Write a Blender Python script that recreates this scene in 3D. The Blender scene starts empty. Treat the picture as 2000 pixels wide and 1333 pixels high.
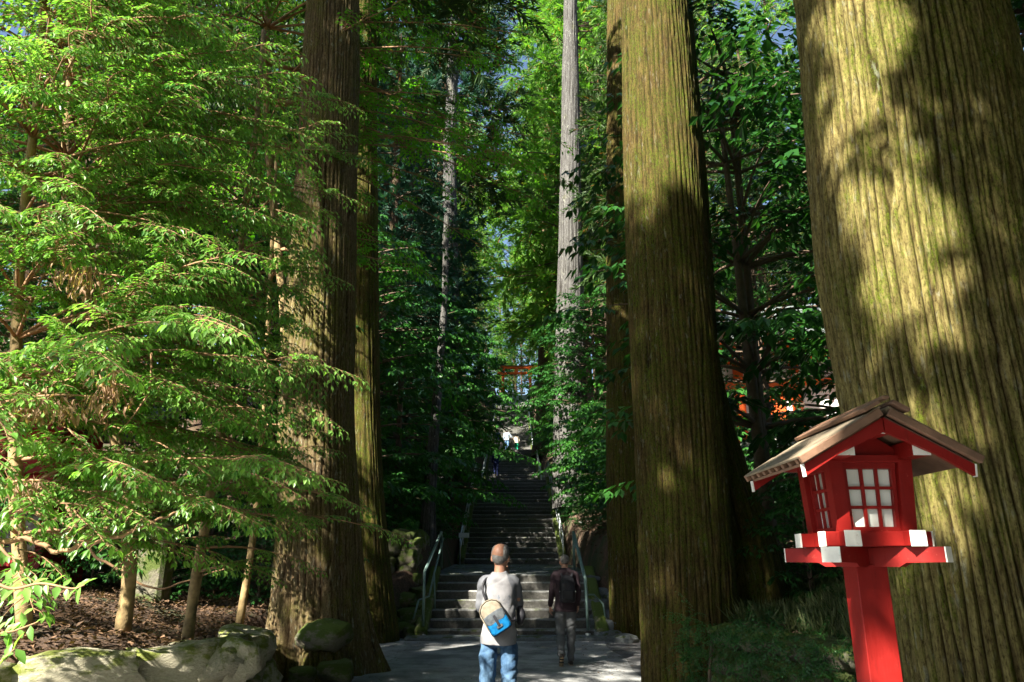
import bpy, math, random
import numpy as np
from mathutils import Vector, Matrix

# ------------------------------------------------------------------ camera, sky, sun, exposure
sc = bpy.context.scene
COL = sc.collection
PITCH = math.radians(16.66)
FPX = 1440.0
CAMZ = 1.56
cam_d = bpy.data.cameras.new('camera')
cam_d.lens = FPX / 2000 * 36
cam_d.sensor_width = 36
cam_d.clip_start = 0.05
cam_d.clip_end = 3000
cam = bpy.data.objects.new('camera', cam_d)
COL.objects.link(cam)
cam.location = (0, 0, CAMZ)
cam.rotation_euler = (math.pi / 2 + PITCH, 0, 0)
sc.camera = cam

SUN_AZ, SUN_EL = math.radians(219), math.radians(40)
S = Vector((math.sin(SUN_AZ) * math.cos(SUN_EL), math.cos(SUN_AZ) * math.cos(SUN_EL), math.sin(SUN_EL)))
world = bpy.data.worlds.new('World')
sc.world = world
world.use_nodes = True
wn = world.node_tree
wn.nodes.clear()
sky = wn.nodes.new('ShaderNodeTexSky')
sky.sky_type = 'NISHITA'
sky.sun_disc = False
sky.sun_elevation = SUN_EL
sky.sun_rotation = SUN_AZ
bg = wn.nodes.new('ShaderNodeBackground')
bg.inputs['Strength'].default_value = 0.05
wo = wn.nodes.new('ShaderNodeOutputWorld')
wn.links.new(sky.outputs[0], bg.inputs[0])
wn.links.new(bg.outputs[0], wo.inputs[0])
sun_d = bpy.data.lights.new('sun', 'SUN')
sun_d.energy = 5.0
sun_d.angle = math.radians(0.53)
sun_d.color = (1.0, 0.93, 0.80)
sun = bpy.data.objects.new('sun', sun_d)
COL.objects.link(sun)
sun.rotation_euler = S.to_track_quat('Z', 'Y').to_euler()
sc.view_settings.view_transform = 'Standard'
sc.view_settings.look = 'None'
sc.view_settings.gamma = 1
sc.view_settings.exposure = 2.25
sc.view_settings.use_curve_mapping = False
cy = sc.cycles
cy.max_bounces = 6
cy.diffuse_bounces = 2
cy.glossy_bounces = 2
cy.transmission_bounces = 3
cy.transparent_max_bounces = 4
cy.use_denoising = True
cy.use_adaptive_sampling = True
cy.adaptive_threshold = 0.02
cy.caustics_reflective = False
cy.caustics_refractive = False

R = np.random.default_rng(7)
CT, ST = math.cos(PITCH), math.sin(PITCH)


def P(px, py, Y):
    """world point seen at photo pixel (px, py) standing Y metres in front of the camera"""
    dx, dy = (px - 1000) / FPX, (666.5 - py) / FPX
    d = Vector((dx, CT - dy * ST, ST + dy * CT))
    return Vector((0, 0, CAMZ)) + d * (Y / d.y)


def fwd(p):
    return p[1] * CT + (p[2] - CAMZ) * ST


def project(A):
    A = np.asarray(A)
    f = A[:, 1] * CT + (A[:, 2] - CAMZ) * ST
    u = -A[:, 1] * ST + (A[:, 2] - CAMZ) * CT
    return 1000 + FPX * A[:, 0] / f, 666.5 - FPX * u / f, f


# ------------------------------------------------------------------ mesh helpers
class MB:
    def __init__(self):
        self.v, self.loops, self.tot, self.mi, self.n = [], [], [], [], 0
        self.tint = []

    def add(self, v, f, mat=0, tint=0.5):
        v = np.asarray(v, dtype=np.float32).reshape(-1, 3)
        groups = {}
        if isinstance(f, np.ndarray):
            groups[f.shape[1]] = f
        else:
            for q in f:
                groups.setdefault(len(q), []).append(q)
        for k, fs in groups.items():
            fs = np.asarray(fs, dtype=np.int32)
            self.loops.append((fs + self.n).ravel())
            self.tot.append(np.full(len(fs), k, dtype=np.int32))
            self.mi.append(np.full(len(fs), mat, dtype=np.int32))
        self.v.append(v)
        self.tint.append(np.full(len(v), tint, dtype=np.float32) if np.isscalar(tint) else np.asarray(tint, dtype=np.float32))
        self.n += len(v)
        return self

    def box(self, c, s, rot=None, mat=0, taper=1.0):
        x, y, z = s[0] / 2, s[1] / 2, s[2] / 2
        t = taper
        v = [(-x, -y, -z), (x, -y, -z), (x, y, -z), (-x, y, -z), (-x * t, -y * t, z), (x * t, -y * t, z), (x * t, y * t, z), (-x * t, y * t, z)]
        m = rot if rot is not None else Matrix.Identity(3)
        v = [m @ Vector(q) + Vector(c) for q in v]
        return self.add([tuple(q) for q in v], [(0, 3, 2, 1), (4, 5, 6, 7), (0, 1, 5, 4), (1, 2, 6, 5), (2, 3, 7, 6), (3, 0, 4, 7)], mat)

    def bbox(self, c, s, rot=None, mat=0, b=0.004):
        """box with chamfered edges"""
        hx, hy, hz = s[0] / 2, s[1] / 2, s[2] / 2
        b = min(b, hx * .45, hy * .45, hz * .45)
        vs, idx = [], {}
        for sx in (-1, 1):
            for sy in (-1, 1):
                for sz in (-1, 1):
                    for ax in range(3):
                        p = [sx * (hx - b), sy * (hy - b), sz * (hz - b)]
                        p[ax] = (sx * hx, sy * hy, sz * hz)[ax]
                        idx[(sx, sy, sz, ax)] = len(vs)
                        vs.append(p)
        F = []
        I = idx
        for s_ in (-1, 1):
            F.append([I[(s_, a, c_, 0)] for a, c_ in ((-1, -1), (1, -1), (1, 1), (-1, 1))][::s_])
            F.append([I[(a, s_, c_, 1)] for a, c_ in ((-1, -1), (1, -1), (1, 1), (-1, 1))][::-s_])
            F.append([I[(a, c_, s_, 2)] for a, c_ in ((-1, -1), (1, -1), (1, 1), (-1, 1))][::s_])
        for s1 in (-1, 1):
            for s2 in (-1, 1):
                F.append([I[(s1, s2, -1, 0)], I[(s1, s2, -1, 1)], I[(s1, s2, 1, 1)], I[(s1, s2, 1, 0)]])
                F.append([I[(s1, -1, s2, 0)], I[(s1, -1, s2, 2)], I[(s1, 1, s2, 2)], I[(s1, 1, s2, 0)]])
                F.append([I[(-1, s1, s2, 1)], I[(-1, s1, s2, 2)], I[(1, s1, s2, 2)], I[(1, s1, s2, 1)]])
                for s3 in (-1, 1):
                    F.append([I[(s1, s2, s3, 0)], I[(s1, s2, s3, 1)], I[(s1, s2, s3, 2)]])
        m = rot if rot is not None else Matrix.Identity(3)
        v = [tuple(m @ Vector(q) + Vector(c)) for q in vs]
        return self.add(v, F, mat)

    def beam(self, a, b, w, h, mat=0, up=(0, 0, 1), bev=0.003):
        a, b = Vector(a), Vector(b)
        y = (b - a).normalized()
        x = y.cross(Vector(up)).normalized()
        z = x.cross(y)
        rot = Matrix((x, y, z)).transposed()
        return self.bbox((a + b) / 2, (w, (b - a).length, h), rot, mat, bev)

    def tube(self, pts, rad, n=6, mat=0, cap=True, tint=0.5):
        v, f = tube_arrays(pts, rad, n)
        self.add(v, f, mat, tint)
        if cap:
            k = len(pts)
            base = self.n - len(v)
            self.loops.append(np.arange(n, dtype=np.int32)[::-1] + base)
            self.loops.append(np.arange(n, dtype=np.int32) + base + (k - 1) * n)
            self.tot.append(np.array([n, n], dtype=np.int32))
            self.mi.append(np.array([mat, mat], dtype=np.int32))
        return self

    def mesh(self, name, mats, smooth=False, tint=False):
        me = bpy.data.meshes.new(name)
        if not self.v:
            return me
        v = np.concatenate(self.v)
        lo = np.concatenate(self.loops).astype(np.int32)
        to = np.concatenate(self.tot).astype(np.int32)
        mi = np.concatenate(self.mi).astype(np.int32)
        me.vertices.add(len(v))
        me.vertices.foreach_set('co', v.ravel())
        me.loops.add(len(lo))
        me.loops.foreach_set('vertex_index', lo)
        me.polygons.add(len(to))
        st = np.zeros(len(to), dtype=np.int32)
        st[1:] = np.cumsum(to)[:-1]
        me.polygons.foreach_set('loop_start', st)
        try:
            me.polygons.foreach_set('loop_total', to)
        except Exception:
            pass
        me.polygons.foreach_set('material_index', mi)
        me.polygons.foreach_set('use_smooth', np.full(len(to), smooth, dtype=bool))
        if tint:
            at = me.attributes.new('tint', 'FLOAT', 'POINT')
            at.data.foreach_set('value', np.concatenate(self.tint))
        for m in (mats if isinstance(mats, (list, tuple)) else [mats]):
            me.materials.append(m)
        me.update(calc_edges=True)
        me.validate()
        return me

    def build(self, name, mats, parent=None, smooth=False, tint=False, loc=None):
        me = self.mesh(name, mats, smooth, tint)
        return link(name, me, parent, loc)


def link(name, me, parent=None, loc=None):
    o = bpy.data.objects.new(name, me)
    COL.objects.link(o)
    if parent is not None:
        o.parent = parent
    if loc is not None:
        o.location = loc
    return o


def thing(name, label, cat, loc=(0, 0, 0), rz=0, group=None):
    o = bpy.data.objects.new(name, None)
    o.empty_display_size = 0.2
    COL.objects.link(o)
    o.location = loc
    o.rotation_euler = (0, 0, rz)
    tag(o, label, cat, group)
    return o


def tag(o, label=None, cat=None, group=None, kind=None):
    if label:
        o['label'] = label
    if cat:
        o['category'] = cat
    if group:
        o['group'] = group
    if kind:
        o['kind'] = kind
    return o


def local(parent, p):
    """world point into the space of a thing that has location and z rotation only"""
    q = Vector(p) - parent.location
    return Matrix.Rotation(-parent.rotation_euler.z, 3, 'Z') @ q


def copy_tree(root, loc=None, rz=None, scale=None, label=None, group=None):
    r = root.copy()
    COL.objects.link(r)
    if loc is not None:
        r.location = loc
    if rz is not None:
        r.rotation_euler = (0, 0, rz)
    if scale is not None:
        r.scale = scale if hasattr(scale, '__len__') else (scale,) * 3
    if label:
        r['label'] = label
    if group:
        r['group'] = group
    for ch in list(root.children):
        c = ch.copy()
        COL.objects.link(c)
        c.parent = r
        for g in list(ch.children):
            d = g.copy()
            COL.objects.link(d)
            d.parent = c
    return r


def tube_arrays(pts, rad, n=6):
    pts = np.asarray(pts, dtype=float)
    k = len(pts)
    rad = np.broadcast_to(np.asarray(rad, dtype=float), (k,))
    t = np.gradient(pts, axis=0)
    t /= np.linalg.norm(t, axis=1, keepdims=True) + 1e-9
    ref = np.array([0, 0, 1.0]) if abs(t[:, 2]).mean() < 0.8 else np.array([1.0, 0, 0])
    a = np.cross(t, ref)
    a /= np.linalg.norm(a, axis=1, keepdims=True) + 1e-9
    b = np.cross(a, t)
    th = np.arange(n) * 2 * math.pi / n
    v = pts[:, None, :] + rad[:, None, None] * (np.cos(th)[None, :, None] * a[:, None, :] + np.sin(th)[None, :, None] * b[:, None, :])
    i = np.arange(k - 1)[:, None] * n
    j = np.arange(n)[None, :]
    j2 = (j + 1) % n
    f = np.stack([i + j, i + j2, i + n + j2, i + n + j], axis=-1).reshape(-1, 4)
    return v.reshape(-1, 3), f.astype(np.int32)


def catmull(pts, m=6):
    pts = np.asarray(pts, dtype=float)
    q = np.vstack([2 * pts[0] - pts[1], pts, 2 * pts[-1] - pts[-2]])
    out = []
    for i in range(1, len(q) - 2):
        for s in range(m):
            t = s / m
            out.append(0.5 * ((2 * q[i]) + (-q[i - 1] + q[i + 1]) * t + (2 * q[i - 1] - 5 * q[i] + 4 * q[i + 1] - q[i + 2]) * t * t + (-q[i - 1] + 3 * q[i] - 3 * q[i + 1] + q[i + 2]) * t ** 3))
    out.append(q[-2])
    return np.array(out)


def hash2(i, j, seed):
    h = (i.astype(np.int64) * 374761393 + j.astype(np.int64) * 668265263 + seed * 982451653) & 0x7fffffff
    h = (h ^ (h >> 13)) * 1274126177 & 0x7fffffff
    h = (h ^ (h >> 16)) & 0xffff
    return h / 65535.0


def vnoise(u, v, seed=0, pu=0):
    u, v = np.broadcast_arrays(np.asarray(u, float), np.asarray(v, float))
    iu, iv = np.floor(u), np.floor(v)
    fu, fv = u - iu, v - iv
    fu, fv = fu * fu * (3 - 2 * fu), fv * fv * (3 - 2 * fv)
    a0 = iu.astype(np.int64)
    a1 = a0 + 1
    if pu:
        a0, a1 = a0 % pu, a1 % pu
    b0 = iv.astype(np.int64)
    b1 = b0 + 1
    return (hash2(a0, b0, seed) * (1 - fu) + hash2(a1, b0, seed) * fu) * (1 - fv) + (hash2(a0, b1, seed) * (1 - fu) + hash2(a1, b1, seed) * fu) * fv


def sstep(a, b, x):
    t = np.clip((np.asarray(x, float) - a) / (b - a), 0, 1)
    return t * t * (3 - 2 * t)


# ------------------------------------------------------------------ materials
def newmat(name):
    m = bpy.data.materials.new(name)
    m.use_nodes = True
    nt = m.node_tree
    nt.nodes.clear()
    out = nt.nodes.new('ShaderNodeOutputMaterial')
    pb = nt.nodes.new('ShaderNodeBsdfPrincipled')
    nt.links.new(pb.outputs[0], out.inputs[0])
    return m, nt, pb, out


def nd(nt, t, **kw):
    n = nt.nodes.new(t)
    for k, v in kw.items():
        setattr(n, k, v)
    return n


def coords(nt, scale=(1, 1, 1), kind='Object'):
    tc = nd(nt, 'ShaderNodeTexCoord')
    mp = nd(nt, 'ShaderNodeMapping')
    mp.inputs['Scale'].default_value = scale
    nt.links.new(tc.outputs[kind], mp.inputs[0])
    return mp.outputs[0]


def noise(nt, vec, scale, detail=4, rough=.55, dist=0):
    n = nd(nt, 'ShaderNodeTexNoise')
    n.inputs['Scale'].default_value = scale
    n.inputs['Detail'].default_value = detail
    n.inputs['Roughness'].default_value = rough
    n.inputs['Distortion'].default_value = dist
    nt.links.new(vec, n.inputs['Vector'])
    return n.outputs['Fac']


def ramp(nt, fac, stops):
    r = nd(nt, 'ShaderNodeValToRGB')
    el = r.color_ramp.elements
    while len(el) > 1:
        el.remove(el[-1])
    el[0].position = stops[0][0]
    el[0].color = (*stops[0][1], 1)
    for p, c in stops[1:]:
        e = el.new(p)
        e.color = (*c, 1)
    nt.links.new(fac, r.inputs[0])
    return r.outputs[0]


def fac(nt, f, a, b):
    r = nd(nt, 'ShaderNodeMapRange')
    r.inputs['From Min'].default_value = a
    r.inputs['From Max'].default_value = b
    nt.links.new(f, r.inputs[0])
    return r.outputs[0]


def mix(nt, f, a, b):
    m = nd(nt, 'ShaderNodeMix', data_type='RGBA')
    if isinstance(f, (int, float)):
        m.inputs['Factor'].default_value = f
    else:
        nt.links.new(f, m.inputs['Factor'])
    for k, c in ((6, a), (7, b)):
        if isinstance(c, (tuple, list)):
            m.inputs[k].default_value = (*c, 1)
        else:
            nt.links.new(c, m.inputs[k])
    return m.outputs[2]


def bump(nt, pb, h, strength=.5, dist=.02):
    b = nd(nt, 'ShaderNodeBump')
    b.inputs['Strength'].default_value = strength
    b.inputs['Distance'].default_value = dist
    nt.links.new(h, b.inputs['Height'])
    nt.links.new(b.outputs[0], pb.inputs['Normal'])


def simple(name, col, rough=.6, var=.25, scale=8, bumpd=0.0, metal=0, spec=.5):
    m, nt, pb, out = newmat(name)
    v = coords(nt)
    n = noise(nt, v, scale, 5)
    c2 = tuple(min(1, c * (1 + var)) for c in col)
    c1 = tuple(c * (1 - var) for c in col)
    nt.links.new(ramp(nt, n, [(.3, c1), (.7, c2)]), pb.inputs['Base Color'])
    pb.inputs['Roughness'].default_value = rough
    pb.inputs['Metallic'].default_value = metal
    pb.inputs['Specular IOR Level'].default_value = spec
    if bumpd:
        bump(nt, pb, noise(nt, v, scale * 4, 6), .6, bumpd)
    return m


def leafmat(name, dark, light, rust=None, transl=.35, rough=.42):
    m, nt, pb, out = newmat(name)
    at = nd(nt, 'ShaderNodeAttribute', attribute_name='tint')
    stops = [(0, dark), (.8, light)]
    if rust:
        stops = [(0, dark), (.72, light), (.86, light), (.93, rust)]
    c = ramp(nt, at.outputs['Fac'], stops)
    oi = nd(nt, 'ShaderNodeObjectInfo')
    hs = nd(nt, 'ShaderNodeHueSaturation')
    nt.links.new(c, hs.inputs['Color'])
    nt.links.new(fac(nt, oi.outputs['Random'], 0, 1), hs.inputs['Value'])
    mr = [n for n in nt.nodes if n.type == 'MAP_RANGE'][-1]
    mr.inputs['To Min'].default_value = .75
    mr.inputs['To Max'].default_value = 1.2
    nt.links.new(hs.outputs[0], pb.inputs['Base Color'])
    pb.inputs['Roughness'].default_value = rough
    pb.inputs['Specular IOR Level'].default_value = .4
    tr = nd(nt, 'ShaderNodeBsdfTranslucent')
    g = nd(nt, 'ShaderNodeGamma')
    mul = nd(nt, 'ShaderNodeMix', data_type='RGBA', blend_type='MULTIPLY')
    mul.inputs['Factor'].default_value = 1
    nt.links.new(hs.outputs[0], mul.inputs[6])
    mul.inputs[7].default_value = (1.6, 1.9, .7, 1)
    nt.links.new(mul.outputs[2], tr.inputs[0])
    ms = nd(nt, 'ShaderNodeMixShader')
    ms.inputs[0].default_value = transl
    nt.links.new(pb.outputs[0], ms.inputs[1])
    nt.links.new(tr.outputs[0], ms.inputs[2])
    nt.links.new(ms.outputs[0], out.inputs[0])
    return m


def barkmat(name, ridge, crack, moss, mossamt=.5, lichen=.3, vscale=1.0, side=.0):
    m, nt, pb, out = newmat(name)
    v = coords(nt, (1, 1, .12))
    vi = coords(nt)
    fib = noise(nt, v, 38 * vscale, 7, .65, .3)
    big = noise(nt, vi, 1.1, 4, .6)
    med = noise(nt, coords(nt, (1, 1, .35)), 7, 5, .6)
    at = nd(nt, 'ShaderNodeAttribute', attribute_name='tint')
    c = mix(nt, fac(nt, fib, .3, .7), crack, ridge)
    streak = noise(nt, coords(nt, (1, 1, .07)), 15, 6, .7, .2)
    c = mix(nt, fac(nt, streak, .52, .66), c, tuple(x * .42 for x in ridge))
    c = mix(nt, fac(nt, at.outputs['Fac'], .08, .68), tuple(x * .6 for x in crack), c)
    # pale lichen flecks
    li = noise(nt, coords(nt, (1, 1, .3)), 26, 3, .5)
    lf = nd(nt, 'ShaderNodeMath', operation='MULTIPLY')
    nt.links.new(fac(nt, li, .60, .70), lf.inputs[0])
    nt.links.new(fac(nt, big, .35, .6), lf.inputs[1])
    lf2 = nd(nt, 'ShaderNodeMath', operation='MULTIPLY')
    nt.links.new(lf.outputs[0], lf2.inputs[0])
    lf2.inputs[1].default_value = lichen
    c = mix(nt, lf2.outputs[0], c, (.42, .44, .36))
    # moss; weighting it to the right side also puts shade into the bark colour
    mo = nd(nt, 'ShaderNodeMath', operation='MULTIPLY')
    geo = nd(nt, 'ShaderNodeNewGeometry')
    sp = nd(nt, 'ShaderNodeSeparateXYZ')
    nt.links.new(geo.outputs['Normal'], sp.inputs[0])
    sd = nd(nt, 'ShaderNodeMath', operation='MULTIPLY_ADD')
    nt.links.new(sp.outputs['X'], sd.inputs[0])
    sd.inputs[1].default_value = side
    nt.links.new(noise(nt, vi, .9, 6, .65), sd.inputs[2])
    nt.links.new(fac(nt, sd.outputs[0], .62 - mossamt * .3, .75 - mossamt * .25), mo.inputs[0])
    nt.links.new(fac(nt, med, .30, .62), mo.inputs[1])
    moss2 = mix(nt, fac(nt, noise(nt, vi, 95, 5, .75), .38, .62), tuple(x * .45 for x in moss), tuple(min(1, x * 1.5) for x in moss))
    mo2 = nd(nt, 'ShaderNodeMath', operation='MULTIPLY')
    nt.links.new(mo.outputs[0], mo2.inputs[0])
    nt.links.new(fac(nt, noise(nt, coords(nt, (1, 1, .45)), 45, 4, .7), .36, .60), mo2.inputs[1])
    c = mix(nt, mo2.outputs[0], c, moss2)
    spk = nd(nt, 'ShaderNodeMix', data_type='RGBA', blend_type='MULTIPLY')
    spk.inputs['Factor'].default_value = 1
    nt.links.new(c, spk.inputs[6])
    nt.links.new(ramp(nt, noise(nt, coords(nt, (1, 1, .4)), 62, 6, .8), [(.36, (.30, .27, .22)), (.5, (.85, .85, .85)), (.62, (1.0, 1.0, 1.0)), (.70, (1.0, 1.0, 1.0))]), spk.inputs[7])
    c = spk.outputs[2]
    nt.links.new(c, pb.inputs['Base Color'])
    pb.inputs['Roughness'].default_value = .95
    pb.inputs['Specular IOR Level'].default_value = .15
    ad = nd(nt, 'ShaderNodeMath', operation='ADD')
    nt.links.new(fib, ad.inputs[0])
    nt.links.new(noise(nt, vi, 75, 6, .75), ad.inputs[1])
    bump(nt, pb, ad.outputs[0], 1.0, .022)
    return m


M = {}
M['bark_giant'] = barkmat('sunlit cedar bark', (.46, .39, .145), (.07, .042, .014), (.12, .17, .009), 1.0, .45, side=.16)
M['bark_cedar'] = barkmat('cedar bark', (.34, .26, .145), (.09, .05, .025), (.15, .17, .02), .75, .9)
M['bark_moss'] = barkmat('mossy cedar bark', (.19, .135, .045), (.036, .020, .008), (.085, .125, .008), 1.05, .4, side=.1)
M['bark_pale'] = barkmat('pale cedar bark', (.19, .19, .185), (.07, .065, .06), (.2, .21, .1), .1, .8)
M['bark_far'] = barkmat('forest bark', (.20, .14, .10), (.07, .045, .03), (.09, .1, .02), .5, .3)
M['twig'] = simple('orange brown twigs', (.30, .17, .085), .8, .3, 14)
M['stembark'] = simple('mottled stem bark', (.27, .19, .085), .9, .55, 9, .01)
M['twig_dark'] = simple('dark limbs', (.11, .075, .05), .9, .3, 10)
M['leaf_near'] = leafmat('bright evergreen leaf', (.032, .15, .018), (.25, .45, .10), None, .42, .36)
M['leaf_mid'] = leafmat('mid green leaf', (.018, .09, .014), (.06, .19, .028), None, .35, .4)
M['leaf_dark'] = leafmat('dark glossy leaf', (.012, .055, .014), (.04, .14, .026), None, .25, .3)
M['leaf_maple'] = leafmat('thin green leaf', (.05, .19, .012), (.13, .34, .02), None, .5, .45)
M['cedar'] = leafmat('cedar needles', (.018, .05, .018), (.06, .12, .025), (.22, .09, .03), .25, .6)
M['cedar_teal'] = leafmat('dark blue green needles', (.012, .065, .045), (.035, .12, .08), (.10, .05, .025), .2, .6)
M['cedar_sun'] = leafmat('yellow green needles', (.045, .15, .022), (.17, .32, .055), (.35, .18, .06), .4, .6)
M['dead'] = leafmat('withered leaf', (.20, .11, .06), (.42, .28, .18), None, .3, .7)


def groundmat():
    m, nt, pb, out = newmat('forest floor')
    v = coords(nt)
    n1, n2 = noise(nt, v, 1.2, 6), noise(nt, v, 22, 6, .7)
    c = ramp(nt, n2, [(.3, (.035, .024, .016)), (.55, (.10, .06, .038)), (.75, (.20, .13, .085))])
    c = mix(nt, fac(nt, n1, .5, .62), c, (.035, .05, .014))
    nt.links.new(c, pb.inputs['Base Color'])
    pb.inputs['Roughness'].default_value = 1
    bump(nt, pb, n2, 1, .05)
    return m


M['ground'] = groundmat()
M['grass'] = leafmat('wispy grass', (.02, .045, .012), (.20, .22, .10), None, .2, .7)


def pavemat(name, a, b, s=90):
    m, nt, pb, out = newmat(name)
    v = coords(nt)
    n1, n2 = noise(nt, v, .9, 6, .7), noise(nt, v, s, 4, .7)
    vo = nd(nt, 'ShaderNodeTexVoronoi')
    vo.inputs['Scale'].default_value = s * .8
    nt.links.new(v, vo.inputs['Vector'])
    c = mix(nt, fac(nt, n2, .3, .7), a, b)
    c = mix(nt, fac(nt, n1, .42, .6), c, tuple(x * .55 for x in a))
    c = mix(nt, fac(nt, noise(nt, v, 30, 5, .8), .64, .70), c, (.16, .11, .07))
    nt.links.new(c, pb.inputs['Base Color'])
    pb.inputs['Roughness'].default_value = .9
    bump(nt, pb, vo.outputs['Distance'], .7, .008)
    return m


M['path'] = pavemat('worn grey paving', (.25, .26, .265), (.44, .44, .43))
M['gravel'] = pavemat('grey gravel', (.12, .12, .125), (.30, .30, .30), 50)


def stonemat(name, a, b, moss, amt):
    m, nt, pb, out = newmat(name)
    v = coords(nt)
    geo = nd(nt, 'ShaderNodeNewGeometry')
    sp = nd(nt, 'ShaderNodeSeparateXYZ')
    nt.links.new(geo.outputs['Normal'], sp.inputs[0])
    n1, n2 = noise(nt, v, 3.3, 6, .65), noise(nt, v, 22, 6, .7)
    c = mix(nt, fac(nt, n2, .3, .7), a, b)
    ad = nd(nt, 'ShaderNodeMath', operation='MULTIPLY_ADD')
    nt.links.new(sp.outputs['Z'], ad.inputs[0])
    ad.inputs[1].default_value = .12
    nt.links.new(n1, ad.inputs[2])
    oi = nd(nt, 'ShaderNodeObjectInfo')
    hs = nd(nt, 'ShaderNodeHueSaturation')
    mr = fac(nt, oi.outputs['Random'], 0, 1)
    q = [n for n in nt.nodes if n.type == 'MAP_RANGE'][-1]
    q.inputs['To Min'].default_value = .7
    q.inputs['To Max'].default_value = 1.2
    nt.links.new(mr, hs.inputs['Value'])
    nt.links.new(mix(nt, fac(nt, ad.outputs[0], .70 - amt * .35, .78 - amt * .3), c, moss), hs.inputs['Color'])
    nt.links.new(hs.outputs[0], pb.inputs['Base Color'])
    pb.inputs['Roughness'].default_value = .92
    h = nd(nt, 'ShaderNodeMath', operation='ADD')
    nt.links.new(n1, h.inputs[0])
    nt.links.new(n2, h.inputs[1])
    bump(nt, pb, h.outputs[0], .9, .03)
    return m


M['stone_pale'] = stonemat('pale wall stone', (.30, .28, .20), (.50, .46, .34), (.17, .20, .035), .45)
M['stone_moss'] = stonemat('mossy stone', (.12, .11, .08), (.22, .20, .14), (.075, .11, .015), .8)
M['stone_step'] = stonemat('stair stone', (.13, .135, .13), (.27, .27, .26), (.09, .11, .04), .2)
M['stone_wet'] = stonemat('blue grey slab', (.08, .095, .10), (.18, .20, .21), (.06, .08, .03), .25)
M['riser'] = stonemat('dark riser stone', (.055, .053, .05), (.13, .125, .11), (.05, .06, .02), .3)  # risers coloured darker than the treads
M['metal'] = simple('worn steel rail', (.42, .46, .46), .45, .2, 12, 0, .6)
M['metal_green'] = simple('green painted rail', (.16, .25, .23), .5, .2, 12, 0, .1)


def paintmat(name, col, worn, rough=.45, amt=.68):
    m, nt, pb, out = newmat(name)
    pb.inputs['Specular IOR Level'].default_value = .25
    v = coords(nt)
    n1 = noise(nt, v, 5, 6, .7)
    n2 = noise(nt, coords(nt, (1, 1, .15)), 60, 5, .7)
    n3 = noise(nt, v, 34, 6, .75)
    c = mix(nt, fac(nt, n1, .3, .7), tuple(x * .82 for x in col), tuple(min(1, x * 1.12) for x in col))
    c = mix(nt, fac(nt, n2, .58, .72), c, tuple(x * .72 for x in col))
    c = mix(nt, fac(nt, n3, amt - .04, amt + .03), c, worn)
    c = mix(nt, fac(nt, noise(nt, v, 2.1, 5, .7), .55, .9), c, tuple(x * .55 for x in col))
    nt.links.new(c, pb.inputs['Base Color'])
    nt.links.new(ramp(nt, n1, [(.3, (rough - .1,) * 3), (.7, (rough + .15,) * 3)]), pb.inputs['Roughness'])
    bump(nt, pb, n2, .35, .003)
    return m


M['red'] = paintmat('vermilion lacquer', (.215, .009, .007), (.34, .09, .06), .5)
M['red_dark'] = paintmat('deep red paint', (.36, .012, .012), (.3, .05, .04), .5)
M['orange'] = paintmat('orange vermilion', (.75, .12, .02), (.8, .25, .1), .5)
M['white'] = paintmat('white painted timber', (.74, .74, .68), (.45, .42, .36), .5, .64)
M['paper'] = simple('translucent lantern pane', (.72, .75, .70), .5, .08, 5)
M['roofwood'] = simple('weathered roof boards', (.18, .10, .06), .75, .35, 9, .004)
M['roofwood_old'] = simple('grey brown roof boards', (.19, .15, .10), .85, .4, 9, .004)
M['wall_white'] = simple('sunlit plaster', (.80, .74, .70), .8, .05, 2)
M['glass_dark'] = simple('dark window', (.02, .022, .025), .15, .2, 2)
M['roof_grey'] = simple('grey copper roof', (.11, .13, .125), .6, .2, 3)

# ------------------------------------------------------------------ terrain
def Cz(y):
    return np.interp(y, [-60, 16.7, 19.4, 26.8, 37, 43, 57, 60.5, 80, 84, 95, 140, 260, 420], [0, 0, 1.27, 1.47, 5.4, 5.4, 9.8, 9.8, 17.9, 18.4, 22.6, 29, 46, 60])


def xl(y):
    return np.interp(y, [-30, 3.6, 6.2, 8.2, 9.4, 10.8, 13, 16, 18.5], [-30, -7, -4.4, -2.62, -2.8, -3.7, -3.4, -2.7, -1.95])


def xr(y):
    return np.interp(y, [-30, 0, 5.2, 8.6, 9.6, 12, 17, 19], [9, 4.6, 3.0, 2.0, 2.45, 2.8, 2.6, 1.95])


def Hz(x, y):
    x, y = np.asarray(x, float), np.asarray(y, float)
    c = Cz(y)
    dl, dr = xl(y) - x, x - xr(y)
    hl = np.interp(y, [0, 8, 14, 18, 30], [.7, .72, .8, .75, 1.0])
    hr = np.interp(y, [0, 8, 14, 18, 30], [.8, .82, .8, .8, 1.0])
    z = c + sstep(0, .35, dl) * hl + np.clip(dl, 0, 18) * .075 + sstep(0, .4, dr) * hr + np.clip(dr, 0, 2.2) * .36 + np.clip(dr - 2.2, 0, 30) * .04
    inside = (dl < 0) & (dr < 0)
    z = z - np.where(inside, sstep(15.8, 16.8, y) * .55, 0)
    rough = (vnoise(x * 1.3, y * 1.3, 3) - .5) * .16 + (vnoise(x * .3, y * .3, 5) - .5) * .6
    return z + rough * np.where(inside, 0, 1) * sstep(0, 1.2, np.maximum(dl, dr))


def hz(x, y):
    return float(Hz(x, y))


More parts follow.
